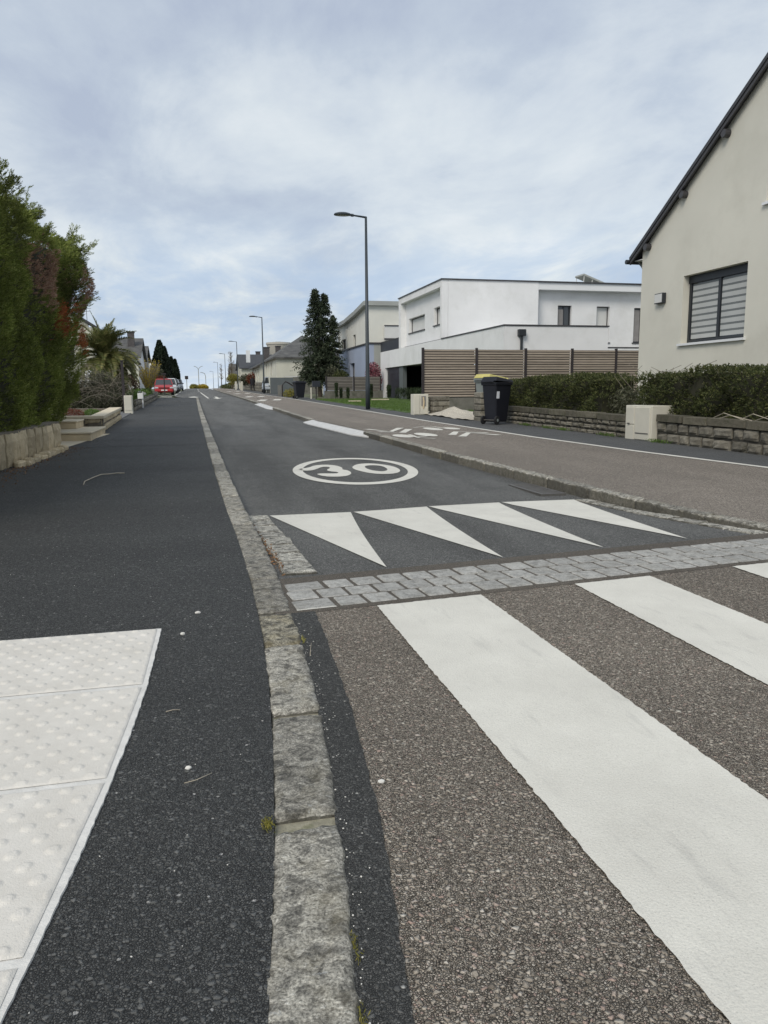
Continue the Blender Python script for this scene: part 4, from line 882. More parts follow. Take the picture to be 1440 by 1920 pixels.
# ------------------------------------------------------------------ slat fences
def fence(name, label, Y, posts, z0, ztops, n, mat, plinth, dz=0.0, pw=0.035):
    t_ = empty(name, label, 'fence')
    p_ = MB(); p_.box(plinth[0], plinth[1], Y - 0.02, Y + 0.18, plinth[2], plinth[3]); p_.build('plinth', M['plinth'], t_)
    for x in posts:
        q = MB(); q.box(x - pw, x + pw, Y - 0.045, Y + 0.035, z0 - 0.02, ztops + 0.03); q.build('post', M['post'], t_)
    pitch = (ztops - z0) / n
    for a, b in zip(posts, posts[1:]):
        sm = MB(); L = b - a - 2 * pw - 0.01; sm.box(-L / 2, L / 2, -0.012, 0.012, 0, pitch * 0.68); me_ = sm.mesh('slat'); me_.materials.append(M[mat])
        for k in range(n):
            o = bpy.data.objects.new('slat', me_); col.objects.link(o); o.parent = t_; o.location = ((a + b) / 2, Y + random.uniform(-.003, .003), z0 + k * pitch); o.rotation_euler = (random.uniform(-.03, .03), random.uniform(-.0015, .0015), 0)
        q = MB(); q.box(a + 0.06, b - 0.06, Y + 0.045, Y + 0.052, z0, ztops - 0.02); q.build('backing', M['post'], t_)
    return t_
fence('slat_fence', 'tall weathered timber slat fence on concrete plinth before the white house', 24.5, [7.27, 9.12, 10.87, 12.58, 14.24, 15.9, 17.5], 0.80, 2.355, 19, 'wood', (7.45, 17.5, 0.1, 0.77))
fence('slat_fence', 'lower dark timber slat fence on concrete plinth beyond the lawn', 44.5, [7.40, 9.02, 10.62], 1.07, 1.86, 9, 'wood2', (7.3, 10.75, 0.2, 1.05))
# ------------------------------------------------------------------ stone walls
def rubble_wall(name, label, pts, h, rows, mat, joint, cap=None, depth=0.22, smin=0.22, smax=0.46, z0=-0.03, seed=3, cat='garden wall', sz=None):
    """pts: list of (x,y) along the visible face; stones proud of the mortar core"""
    r = random.Random(seed); t_ = empty(name, label, cat)
    pool = {}
    for (xa, ya), (xb, yb) in zip(pts, pts[1:]):
        L = math.hypot(xb - xa, yb - ya); ux_, uy_ = (xb - xa) / L, (yb - ya) / L; nx_, ny_ = uy_, -ux_      # outward normal on the right of the run
        ang = math.atan2(uy_, ux_)
        n = max(1, int(L / 1.5)); core = MB()
        for i in range(n):
            p0 = (xa + ux_ * L * i / n, ya + uy_ * L * i / n); p1 = (xa + ux_ * L * (i + 1) / n, ya + uy_ * L * (i + 1) / n)
            q0 = (p0[0] - nx_ * depth, p0[1] - ny_ * depth); q1 = (p1[0] - nx_ * depth, p1[1] - ny_ * depth); e = 0.03
            f0 = (p0[0] - nx_ * e, p0[1] - ny_ * e); f1 = (p1[0] - nx_ * e, p1[1] - ny_ * e)
            core.hexa([(*f0, g(f0[1]) - .2), (*f1, g(f1[1]) - .2), (*q1, g(q1[1]) - .2), (*q0, g(q0[1]) - .2)], [(*f0, g(f0[1]) + h - .02), (*f1, g(f1[1]) + h - .02), (*q1, g(q1[1]) + h - .02), (*q0, g(q0[1]) + h - .02)])
        core.build('mortar_core', M[joint], t_, recalc=True)
        hs = (h - (0.085 if cap else 0)) / rows
        for k in range(rows):
            s_ = -r.uniform(0, 0.1); hk = hs
            while s_ < L - 0.05:
                sl_ = r.uniform(smin, smax); e = min(s_ + sl_, L); s0 = max(s_, 0)
                if L - e < 0.12: e = L
                w_ = e - s0
                c = s0 + w_ / 2; key = (r.randrange(6), rows)
                if key not in pool:
                    pool[key] = stone_mesh2(seed * 50 + key[0]); pool[key].materials.append(M[mat])
                o = bpy.data.objects.new('stone', pool[key]); col.objects.link(o); o.parent = t_
                x, y = xa + ux_ * c, ya + uy_ * c; inn = 0.055 + r.uniform(-.012, .012); hh = hk * r.uniform(0.86, 1.0)
                o.location = (x - nx_ * inn, y - ny_ * inn, g(y) + z0 + (k + 1) * hk - r.uniform(0, .012)); o.scale = (w_ - 0.028, 1, hh - 0.022); o.rotation_euler = (0, -0.0125 * math.sin(ang) + r.uniform(-.015, .015), ang + (math.pi if r.random() < .5 else 0) * 0 + r.uniform(-.02, .02))
                s_ = e + 0.0 if e < L else L
        if cap:
            s_ = 0
            while s_ < L - 0.05:
                w_ = min(r.uniform(0.5, 0.95), L - s_); w_ = L - s_ if L - s_ - w_ < 0.25 else w_; c = s_ + w_ / 2
                key = ('cap', r.randrange(3))
                if key not in pool: pool[key] = stone_mesh(1.0, 1.0, 1.0, 0.045, 0.03, seed * 70 + key[1]); pool[key].materials.append(M[cap])
                o = bpy.data.objects.new('cap_stone', pool[key]); col.objects.link(o); o.parent = t_
                x, y = xa + ux_ * c, ya + uy_ * c; cd_ = depth + 0.02
                o.location = (x - nx_ * (cd_ / 2 - 0.02), y - ny_ * (cd_ / 2 - .02), g(y) + h + r.uniform(-.012, .012)); o.scale = (w_ - 0.01, cd_, 0.115); o.rotation_euler = (0, -0.0125 * math.sin(ang), ang); s_ += w_
    return t_
rubble_wall('stone_wall', 'low mossy rubble wall under the near right hedge, closest to the camera', [(7.36, 5.0), (7.36, 11.32)][::-1], 0.44, 2, 'wallstone', 'walljoint', 'capstone', seed=5, smin=.20, smax=.42)
rubble_wall('stone_wall', 'low mossy rubble wall between cream cabinet and dark bin', [(7.36, 12.25), (7.32, 17.6)][::-1], 0.40, 3, 'wallstone', 'walljoint', 'capstone', seed=9, smin=.13, smax=.32)
def pier(label, x0, x1, y0, y1, zt_, rows, seed):
    r = random.Random(seed); t_ = empty('gate_pier', label, 'gate pier'); zb = g(y0) - 0.05
    c = MB(); c.box(x0 + .02, x1 - .02, y0 + .02, y1 - .02, zb, zt_ - .02); c.build('mortar_core', M['walljoint'], t_)
    hs = (zt_ - zb) / rows
    for k in range(rows):
        cut = x0 + (x1 - x0) * (0.62 if k % 2 else 0.3) if k != rows - 1 else None
        for a, b in ([(x0, cut), (cut, x1)] if cut else [(x0, x1)]):
            m_ = stone_mesh(b - a - 0.012, y1 - y0, hs - 0.014, 0.018, 0.008, seed * 20 + k * 2 + (a > x0)); m_.materials.append(M['wallstone'])
            o = bpy.data.objects.new('stone', m_); col.objects.link(o); o.parent = t_; o.location = ((a + b) / 2, (y0 + y1) / 2 + r.uniform(-.008, .008), zb + (k + 1) * hs - .007)
    return t_
pier('small stone pier at the left end of the tall slat fence', 6.98, 7.52, 22.45, 22.9, 0.84, 4, 31)
pier('stone pier behind the dark wheelie bin', 6.97, 7.45, 18.4, 18.9, 0.96, 5, 33)
# ------------------------------------------------------------------ cabinets, letterboxes
def cabinet(label, x0, x1, y0, y1, h, slim=False, damaged=False):
    t_ = empty('utility_cabinet', label, 'utility cabinet'); zb = g((y0 + y1) / 2) - .02; zt_ = zb + h
    b = MB(); b.box(x0, x1, y0, y1, zb, zt_); b.build('body', M['cream_box'], t_, bevel=0.012)
    return t_, zb, zt_
c1_, zb, zt_ = cabinet('cream electricity cabinet set into the low right wall', 7.30, 7.84, 11.36, 12.16, 0.60)
q = MB(); q.box(7.28, 7.305, 11.39, 11.84, zb + 0.03, zt_ - 0.03); dr = q.build('door', M['cream_box'], c1_, bevel=0.006)
q = MB(); q.box(7.272, 7.281, 11.42, 11.80, zb + 0.13, zb + 0.145); q.build('hinge_bar', M['iron'], dr)
q = MB(); q.box(7.287, 7.305, 11.87, 12.13, zb + 0.28, zt_ - 0.03); q.build('door', M['cream_box'], c1_, bevel=0.006)
q = MB(); q.box(7.287, 7.305, 11.87, 12.13, zb + 0.02, zb + 0.265); q.build('lower_panel', M['cream_box'], c1_, bevel=0.006)
q = MB(); q.box(7.270, 7.288, 12.0, 12.05, zb + 0.275, zb + 0.30); q.build('lock', M['iron'], c1_)
c2_, zb, zt_ = cabinet('broken cream meter cabinet beside the lawn and stone pier', 6.42, 6.88, 22.6, 22.95, 0.64)
q = MB(); q.box(6.43, 6.60, 22.575, 22.60, zb + 0.03, zt_ - 0.02); q.build('door', M['cream_box'], c2_, bevel=0.006)
q = MB(); q.box(6.66, 6.80, 22.590, 22.602, zb + 0.28, zt_ - 0.06); q.build('opening', M['curtain'], c2_)
q = MB(); q.tube([(6.72, 22.58, zb + 0.2), (6.735, 22.575, zb + 0.4), (6.72, 22.585, zb + 0.55)], 0.025, 8); q.build('conduit', plain('tan conduit', (0.45, 0.30, 0.15)) and bpy.data.materials['tan conduit'] and M['palestep'], c2_)
q = MB(); q.box(6.62, 6.86, 22.57, 22.60, zb + 0.03, zb + 0.24); q.build('lower_panel', M['cream_box'], c2_, bevel=0.006)
c3_, zb, zt_ = cabinet('tall cream meter box by the left garden gate post', -2.27, -2.01, 26.8, 27.1, 0.61)
q = MB(); q.box(-2.25, -2.03, 26.785, 26.80, zb + 0.12, zt_ - 0.03); q.build('door', M['cream_box'], c3_, bevel=0.005)
lbx = empty('letterbox', 'white letterbox on a slim post before the left stone wall', 'letterbox')
q = MB(); q.box(-2.24, -2.03, 32.75, 33.05, 0.77, 1.0); q.build('box', M['white_pvc'], lbx, bevel=0.008); q = MB(); q.box(-2.08, -2.03, 32.8, 32.85, 0.38, 0.77); q.build('post', M['white_pvc'], lbx)
lb2 = empty('letterbox', 'dark letterbox fixed to the left panel of the lower slat fence', 'letterbox')
q = MB(); q.box(6.55, 7.0, 44.15, 44.4, 1.27, 1.6); q.build('box', M['garage_panel'], lb2, bevel=0.01); q = MB(); q.box(6.74, 6.8, 44.25, 44.31, 0.5, 1.27); q.build('post', M['post'], lb2)
q = MB(); q.box(6.72, 6.80, 46.2, 46.28, 0.5, 1.24); tag(q.build('white_post', M['cream_box'], bevel=0.01), 'short cream post between far dark bin and slat fence', 'post')
# ------------------------------------------------------------------ wheelie bins
def bin_(label, loc, rz, body='bin_dark', lid='bin_dark', sticker=False, lidopen=0.0, sc=1.0):
    t_ = empty('wheelie_bin', label, 'wheelie bin', None, loc, rz); t_.scale = sc if isinstance(sc, tuple) else (sc,) * 3
    def pr_(z, w, d, y=0): return [(-w / 2, y - d / 2, z), (w / 2, y - d / 2, z), (w / 2, y + d / 2, z), (-w / 2, y + d / 2, z)]
    b = MB(); b.hexa(pr_(0.06, 0.44, 0.46, 0.02), pr_(0.96, 0.55, 0.66)); b.build('body', M[body], t_, bevel=0.03)
    b = MB(); b.hexa(pr_(0.90, 0.585, 0.70), pr_(0.965, 0.60, 0.715)); b.build('rim', M[body], t_, bevel=0.01)
    b = MB(); b.hexa([(-.30, -.40, .968), (.30, -.40, .968), (.30, .36, .968 + lidopen), (-.30, .36, .968 + lidopen)], [(-.26, -.36, 1.02), (.26, -.36, 1.02), (.26, .30, 1.07 + lidopen), (-.26, .30, 1.07 + lidopen)]); ld = b.build('lid', M[lid], t_, bevel=0.015)
    b = MB(); b.tube([(-.24, .40, .985), (.24, .40, .985)], 0.018, 8); b.build('handle', M[body], t_)
    for s_ in (-1, 1):
        w = MB(); w.tube([(s_ * 0.235, .27, .10), (s_ * 0.295, .27, .10)], 0.10, 18); wo_ = w.build('wheel', M['rubber'], t_, bevel=0.012); w = MB(); w.tube([(s_ * 0.294, .27, .10), (s_ * 0.302, .27, .10)], 0.035, 12); w.build('hub', M['bin_grey'], wo_)
    b = MB(); b.tube([(-.24, .27, .10), (.24, .27, .10)], 0.013, 8); b.build('axle', M['iron'], t_)
    if sticker:
        b = MB(); b.box(-.275, -.268, .17, .28, .60, .76) ; b.v = [(x + (0.02 if z < .65 else 0.008), y, z) for x, y, z in b.v]; b.build('sticker', M['sticker'], t_)
        b = MB(); b.box(-.275, -.268, .02, .10, .88, .91); b.v = [(x + 0.012, y, z) for x, y, z in b.v]; b.build('sticker', M['sticker'], t_)
    return t_
bin_('near dark wheelie bin with white stickers beside the low stone wall', (6.86, 17.05, g(17.05)), math.radians(112), sticker=True, lidopen=0.03, sc=(.86, .76, 1.0))
bin_('grey wheelie bin with yellow lid standing behind the stone pier', (7.66, 19.45, g(19.45) + 0.06), math.radians(112), 'bin_grey', 'bin_yellow', lidopen=0.05, sc=1.0)
bin_('far dark wheelie bin on the right footway by the lower slat fence', (6.17, 47.0, g(47)), math.radians(100))
# ------------------------------------------------------------------ street lamps
def lamp():
    t_ = empty('street_lamp', 'x', 'street lamp', 'street lamps along the right footway')
    p = MB(); p.tube([(0, 0, 0), (0, 0, 0.9), (0, 0, 1.0), (0, 0, 6.72)], [0.085, 0.085, 0.075, 0.042], 14); p.build('pole', M['lamp_grey'], t_, smooth=True)
    p = MB(); p.tube([(0.02, 0, 6.70), (-0.40, 0, 6.75), (-0.50, 0, 6.76)], [0.036, 0.03, 0.03], 10); p.build('arm', M['lamp_grey'], t_, smooth=True)
    p = MB(); p.tube([(-0.44, 0, 6.755), (-0.54, 0, 6.76)], 0.05, 10); p.build('joint', M['lamp_grey'], t_)
    n = 28; h = MB(); rings = []
    for (s_, z) in ((0.55, -0.028), (0.97, -0.024), (1.0, 0.0), (0.9, 0.035), (0.55, 0.065), (0.15, 0.075)):
        base = len(h.v); rings.append(base)
        for k in range(n):
            a = 2 * math.pi * k / n; h.v.append((-0.83 + 0.31 * s_ * math.cos(a), 0.21 * s_ * math.sin(a), 6.77 + z))
    for a, b in zip(rings, rings[1:]):
        for k in range(n): h.f.append((a + k, a + (k + 1) % n, b + (k + 1) % n, b + k))
    h.f.append(tuple(rings[-1] + k for k in range(n))); h.f.append(tuple(rings[0] + n - 1 - k for k in range(n)))
    hd = h.build('lamp_head', M['lamp_grey'], t_, smooth=False)
    l = MB(); l.poly([(-0.83 + 0.24 * math.cos(-2 * math.pi * k / n), 0.14 * math.sin(-2 * math.pi * k / n), 6.739) for k in range(n)]); l.build('lens', M['zinc'], hd)
    return t_
def copy_tree(o, parent=None):
    c = o.copy(); col.objects.link(c); c.parent = parent
    for ch in list(o.children): copy_tree(ch, c)
    return c
lp0 = lamp()
labs = ['nearest and tallest looking dark street lamp beside the lawn', 'second dark street lamp, next to the grey gate wall', 'third dark street lamp from the camera', 'fourth dark street lamp from the camera', 'fifth street lamp, near the crest', 'sixth street lamp, smallest on the right footway']
for i, yy in enumerate((27.7, 71.2, 114.2, 159.1, 208.8, 262)):
    o = lp0 if i == 0 else copy_tree(lp0)
    o.location = (6.13, yy, g(yy)); o['label'] = labs[i]; o.rotation_euler = (0, 0, math.radians((-2, 3, 1, -3, 2, 0)[i]))
dl = empty('double_lamp', 'twin armed lamp post on the far horizon beyond the crest', 'street lamp', None, (1.3, 230, g(230)))
zt_ = 8.2 - g(230)
q = MB(); q.tube([(0, 0, 0), (0, 0, zt_ - 0.6)], 0.10, 8); q.build('pole', M['zinc'], dl)
for s_ in (-1, 1):
    q = MB(); q.tube([(0, 0, zt_ - .6), (s_ * 0.35, 0, zt_ - .1), (s_ * 0.8, 0, zt_ + .2), (s_ * 1.25, 0, zt_ + .3)], 0.07, 8); q.build('arm', M['zinc'], dl)
cl_ = empty('curved_lamp', 'pale lamp post with curved arm beyond the crest', 'street lamp', None, (3.7, 262, g(262)))
zt_ = 7.5 - g(262); q = MB(); q.tube([(0, 0, 0), (0, 0, zt_ - 1.2), (-.3, 0, zt_ - .3), (-1.2, 0, zt_)], 0.10, 8); q.build('pole', M['zinc'], cl_); q = MB(); q.box(-1.7, -1.1, -.12, .12, zt_ - .06, zt_ + .08); q.build('lamp_head', M['zinc'], cl_)
# ------------------------------------------------------------------ left side: hedge on its wall, steps, planter
rubble_wall('stone_wall', 'pale sandstone retaining wall under the tall conifer hedge', [(-2.33, 5.5), (-2.2, 9.5), (-2.02, 12.75)], 0.44, 1, 'palestone', 'palejoint', None, smin=0.26, smax=0.5, seed=15)
rubble = MB(); bpts = []
for i in range(13):
    y = 10.1 + i * 0.2; m_ = stone_mesh(random.uniform(.10, .18), 0.17, 0.12, 0.02, 0.015, 500 + i); m_.materials.append(M['palestone'])
    o = bpy.data.objects.new('footing_stone', m_); col.objects.link(o); o.parent = [o_ for o_ in bpy.data.objects if o_.name == 'stone_wall.002'][0]; o.location = (-2.13 + (y - 9.5) * 0.053, y, g(y) + 0.06 + random.uniform(-.02, .02)); o.rotation_euler = (random.uniform(-.2, .2), random.uniform(-.2, .2), random.uniform(-.4, .4))
st = empty('garden_steps', 'pale sandstone steps leading up beside the left hedge wall', 'steps')
q = MB(); q.hexa([(-3.3, 12.85, 0), (-2.02, 12.85, 0), (-1.68, 16.2, 0), (-3.3, 16.2, 0)], [(-3.3, 12.85, g(12.85) + .005), (-2.02, 12.85, g(12.85) + .006), (-1.68, 16.2, g(16.2) + .006), (-3.3, 16.2, g(16.2) + .006)]); q.build('landing', M['paletread'], st)
q = MB(); q.box(-3.3, -1.80, 14.35, 16.6, 0.05, g(15) + 0.115); q.build('step', M['palestep'], st, bevel=0.01)
q = MB(); q.box(-3.3, -1.78, 14.32, 16.6, g(15) + 0.118, g(15) + 0.15); q.build('tread', M['paletread'], st, bevel=0.01)
q = MB(); q.box(-3.3, -2.22, 15.7, 16.7, g(15) + .151, g(15) + 0.27); q.build('step', M['palestep'], st, bevel=0.01)
q = MB(); q.box(-3.3, -2.20, 15.67, 16.7, g(15) + .273, g(15) + 0.30); q.build('tread', M['paletread'], st, bevel=0.01)
pw_ = rubble_wall('planter_wall', 'pale sandstone planter wall with flat coping next to the steps', [(-3.4, 16.9), (-1.87, 16.9), (-2.02, 22.6), (-3.4, 22.9)], 0.33, 2, 'palestone', 'palejoint', None, smin=0.3, smax=0.6, seed=21, cat='planter wall', depth=0.3)
q = MB(); q.hexa([(-3.4, 16.86, .48), (-1.84, 16.86, .48), (-2.15, 17.2, .48), (-3.4, 17.2, .48)], [(-3.4, 16.86, .545), (-1.84, 16.86, .545), (-2.15, 17.2, .545), (-3.4, 17.2, .545)]); q.build('coping_slab', M['paletread'], pw_, bevel=.01)
q = MB(); q.hexa([(-2.14, 17.2, .482), (-1.84, 16.862, .482), (-1.99, 22.7, .552), (-2.3, 22.4, .552)], [(-2.14, 17.2, .548), (-1.84, 16.862, .548), (-1.99, 22.7, .618), (-2.3, 22.4, .618)]); q.build('coping_slab', M['paletread'], pw_, bevel=.01)
q = MB(); q.box(-3.6, -2.1, 17.15, 22.5, 0.2, 0.50); tag(q.build('planter_soil', M['earth']), 'soil filling the left planter', None, None, 'structure')
q = MB(); q.hexa([(-6, 22.9, .1), (-2.0, 22.9, .1), (-2.05, 28.2, .1), (-6, 28.2, .1)], [(-6, 22.9, g(22.9) + .02), (-2.02, 22.9, g(22.9) + .02), (-2.08, 28.2, g(28.2) + .02), (-6, 28.2, g(28.2) + .02)]); tag(q.build('driveway', M['drive']), 'grey driveway between planter and tangled shrubs', None, None, 'structure')
rubble_wall('stone_wall', 'far left grey stone wall under flowers and yellow shrub', [(-2.1, 29.0), (-2.12, 33.5), (-2.3, 50), (-2.75, 62)], 0.36, 2, 'wallstone', 'walljoint', None, seed=41, smin=0.35, smax=0.7)
def cloud_plant(name, label, cat, pts, L, Wd, mat, axis=None, stem=None, part_name='foliage', group=None):
    t_ = empty(name, label, cat, group); leaves(part_name, np.array(pts), L, Wd, M[mat], t_, axis)
    if stem: stem.build('stem', M['stem' if name != 'conifer' else 'bark'], t_)
    return t_
def blob(c, r, n, shell=0.55):
    d = rng.normal(size=(n, 3)); d = unit(d); k = shell + (1 - shell) * rng.random((n, 1)) ** 0.6; return np.array(c) + d * k * np.array(r)
cloud_plant('planter_plant', 'low red heather at the left end of the planter', 'plant', blob((-2.72, 18.6, .52), (.28, .5, .16), 1500), 0.05, 0.012, 'redleaf')
cloud_plant('planter_plant', 'bright green cushion plant in the planter', 'plant', blob((-2.36, 19.3, .52), (.20, .45, .13), 1500), 0.05, 0.012, 'grass')
# the tall thuja hedge
th = empty('thuja_hedge', 'tall dense conifer hedge with rust brown patches on the left', 'hedge')
def hx(y, z):
    b = -2.24 + 0.30 * max(0, 1 - ((y - 15.4) / 2.8) ** 2) * min(1, max(0, (z - 1.6) / 1.4)) + 0.07 * math.sin(y * 2.3 + z * 1.1) + 0.06 * math.sin(y * 5.1 - z * 3.3) + 0.05 * math.sin(z * 6 + y)
    top = htop(y); b -= 0.9 * max(0, (z - top + 0.55) / 0.55) ** 2 * 0.6
    b -= 0.18 * max(0, (0.9 - z)) ; return b
def htop(y): return 3.62 + 0.022 * (y - 8) + 0.05 * math.sin(y * 1.7) + 0.04 * math.sin(y * 4.1) 
def hend(z): return 13.4 + min(3.0, max(0, (z - 0.35)) * 4.6) - 0.25 * max(0, (z - 3.2)) 
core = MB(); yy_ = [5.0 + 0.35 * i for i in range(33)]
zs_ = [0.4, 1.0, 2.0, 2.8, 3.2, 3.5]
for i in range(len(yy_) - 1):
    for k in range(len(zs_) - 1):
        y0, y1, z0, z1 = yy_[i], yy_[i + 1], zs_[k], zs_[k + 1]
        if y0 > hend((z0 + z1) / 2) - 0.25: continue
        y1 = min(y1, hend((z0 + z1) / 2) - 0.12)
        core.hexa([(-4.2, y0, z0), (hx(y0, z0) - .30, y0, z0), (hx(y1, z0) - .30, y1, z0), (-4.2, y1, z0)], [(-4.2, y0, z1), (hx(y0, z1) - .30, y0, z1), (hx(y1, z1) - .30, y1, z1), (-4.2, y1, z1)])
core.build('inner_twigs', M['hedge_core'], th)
def sprays(P, D, n_leaf, L, Wd):
    """feathery sprays: each point gets a fan of slim leaves fanned around direction D"""
    n = len(P); side = unit(np.cross(D, rng.normal(size=(n, 3)))); C_ = []; U_ = []; V_ = []
    for k in range(n_leaf):
        t = (k // 2 + 0.5) / (n_leaf / 2); s_ = 1 if k % 2 else -1
        d = unit(D * 0.9 + side * s_ * (0.75 - 0.4 * t)[..., None] if isinstance(t, np.ndarray) else D * 0.9 + side * s_ * (0.75 - 0.4 * t)) + rng.normal(size=(n, 3)) * 0.12
        ln = L * (1.05 - 0.5 * t) * rng.uniform(.7, 1.2, (n, 1)); base = P + D * t * L * 1.6
        C_.append(base + d * ln * 0.5); U_.append(d * ln * 0.5); V_.append(unit(np.cross(d, rng.normal(size=(n, 3)))) * Wd * 0.5)
    return np.concatenate(C_), np.concatenate(U_), np.concatenate(V_)
P_ = []; D_ = []
for _ in range(20000):
    y = random.uniform(5.6, 16.4); z = random.uniform(0.36, 3.95)
    if z > htop(y) or y > hend(z): continue
    dep = abs(random.gauss(0, 0.07)); P_.append((hx(y, z) - dep, y, z)); D_.append((0.75, random.uniform(-.5, .5), random.uniform(0.05, 0.9)))
for _ in range(5200):      # top
    y = random.uniform(5.6, 16.0); x = -2.28 - random.random() ** 1.2 * 1.5; z = htop(y) - 0.08 * random.random() - 0.35 * max(0, (x + 2.75)) ** 1.0
    P_.append((x, y, z)); D_.append((random.uniform(-.1, .5), random.uniform(-.4, .4), 1.0))
for _ in range(10500):      # far end
    z = random.uniform(0.5, 3.85); y = hend(z) + random.gauss(0, .08); x = -2.3 - random.random() * 1.4; P_.append((x, y, z)); D_.append((random.uniform(-.2, .6), 0.8, random.uniform(0, .7)))
for _ in range(2600):     # wisps leaning over the footway at the far top
    t = random.random(); a = random.randrange(60); r_a = random.Random(a)
    bx0 = (-2.35 + r_a.uniform(0, .25), r_a.uniform(14.2, 16.2), r_a.uniform(2.4, 3.65)) if a < 42 else (-2.5 + r_a.uniform(0, .2), r_a.uniform(10.8, 14.5), 3.5); dd = Vector((r_a.uniform(.25, .75), r_a.uniform(-.2, .9), r_a.uniform(.2, .75))).normalized()
    ln = r_a.uniform(.30, .62) if a < 42 else .32; P_.append((bx0[0] + dd.x * ln * t + random.gauss(0, .03), bx0[1] + dd.y * ln * t + random.gauss(0, .03), bx0[2] + dd.z * ln * t + random.gauss(0, .03))); D_.append(tuple(dd + Vector((random.gauss(0, .3), random.gauss(0, .3), random.gauss(0, .3)))))
P_ = np.array(P_); D_ = unit(np.array(D_, dtype=float))
def inpatch(P, c, r): return ((P[:, 1] - c[0]) / r[0]) ** 2 + ((P[:, 2] - c[1]) / r[1]) ** 2 + 0.5 * rng.normal(size=len(P)) < 1
pd = (inpatch(P_, (13.0, 2.75), (.62, .42)) | inpatch(P_, (15.5, 2.85), (.45, .42))) & (P_[:, 0] > -2.8)
pr_d = inpatch(P_, (14.4, 2.20), (.75, .27)) | inpatch(P_, (16.1, 2.05), (.3, .28)); pr_d &= ~pd
for nm, mask, mt in (('foliage', ~(pd | pr_d), 'thuja'), ('dead_foliage', pd, 'thuja_dead'), ('rusty_foliage', pr_d, 'thuja_rust')):
    c, u, v = sprays(P_[mask], D_[mask], 12, 0.052, 0.009); quads(nm, c, u, v, M[mt], th)
# ------------------------------------------------------------------ hedges on the right
def box_hedge(name, label, x0, x1, y0, y1, zt_f, z0, n, seed=1):
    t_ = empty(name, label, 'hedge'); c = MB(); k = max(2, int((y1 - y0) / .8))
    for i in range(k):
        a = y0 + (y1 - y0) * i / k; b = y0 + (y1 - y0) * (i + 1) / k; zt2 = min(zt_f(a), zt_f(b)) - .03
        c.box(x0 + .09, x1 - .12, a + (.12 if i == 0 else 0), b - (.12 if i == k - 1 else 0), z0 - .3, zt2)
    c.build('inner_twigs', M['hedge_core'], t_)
    P = []; D = []
    for _ in range(n):
        y = random.uniform(y0, y1); zt2 = zt_f(y); r = random.random()
        wob = 0.06 * math.sin(y * 3.1) + 0.05 * math.sin(y * 7.7)
        if r < 0.55:
            z = random.uniform(z0, zt2); P.append((x0 + wob * .6 + 0.07 * math.sin(z * 9 + y * 4) + abs(random.gauss(0, .06)) + 0.25 * max(0, (z - zt2 + .15)) , y, z)); D.append((-.6, random.uniform(-.5, .5), random.uniform(-.2, .8)))
        elif r < 0.9: P.append((random.uniform(x0 + .05, x1), y, zt2 + wob * .5 - abs(random.gauss(0, .035)))); D.append((random.uniform(-.4, .4), random.uniform(-.4, .4), 1))
        else: P.append((random.uniform(x0, x1), random.choice((y0, y1)) + random.gauss(0, .04), random.uniform(z0, zt2))); D.append((0, random.uniform(-.5, .5), .3))
    P = np.array(P); D = unit(np.array(D, float)); c_, u, v = sprays(P, D, 6, 0.05, 0.018); quads('foliage', c_, u, v, M['hedge'], t_)
    return t_
zf1 = lambda y: 1.24 + 0.03 * math.sin(y * 2) if y < 11.9 else 1.24 - 0.02
bh1 = box_hedge('box_hedge', 'tall dark clipped hedge before the cream gable house', 7.62, 8.7, 5.0, 12.3, zf1, 0.42, 7600)
bh2 = box_hedge('box_hedge', 'dark clipped hedge between cabinet and dark bin', 7.62, 8.5, 13.6, 18.5, lambda y: 1.22 + 0.03 * math.sin(y * 2.7), 0.45, 5200)
P = blob((8.0, 12.95, .72), (.45, .75, .36), 2600, .3); t_ = empty('wild_shrub', 'paler loose shrub in the gap between the two clipped hedges', 'shrub'); leaves('foliage', P, 0.07, 0.022, M['olive'], t_)
q = MB()
for k in range(16):
    a = random.uniform(11.2, 13.2); x = 7.9 + random.uniform(-.2, .4); q.tube([(x, a, 1.0), (x + random.uniform(-.15, .1), a + random.uniform(-.3, .3), 1.25), (x + random.uniform(-.3, .2), a + random.uniform(-.6, .3), 1.3 + random.random() * .15)], 0.004, 4)
for k in range(30):
    a = random.uniform(6, 12.5); q.tube([(7.9, a, 1.1), (7.9 + random.uniform(-.1, .1), a + random.uniform(-.08, .08), 1.3 + random.random() * .06)], 0.0035, 4)
q.build('stem', M['stem'], t_)
gs = MB()
for k in range(9): a = random.uniform(8.2, 10.2); gs.tube([(7.45, a, .56), (7.42, a - .3, .60 + random.uniform(0, .06)), (7.38, a - .8, .56)], 0.006, 4)
tag(gs.build('dead_branch', M['twigwood']), 'bare pale branches trailing over the near right wall', 'branch')
P = np.array([(random.gauss(7.27, .03), y, g(y) + random.uniform(0, .05)) for y in [random.gauss(random.choice((12.7, 14.5, 16.3, 15.2, 11.1)), .15) for _ in range(900)]])
o = leaves('weeds', P, 0.045, 0.010, M['grass'], None, np.array([0, 0, 1.0])); tag(o, 'small weeds at the foot of the right stone walls', None, None, 'stuff')
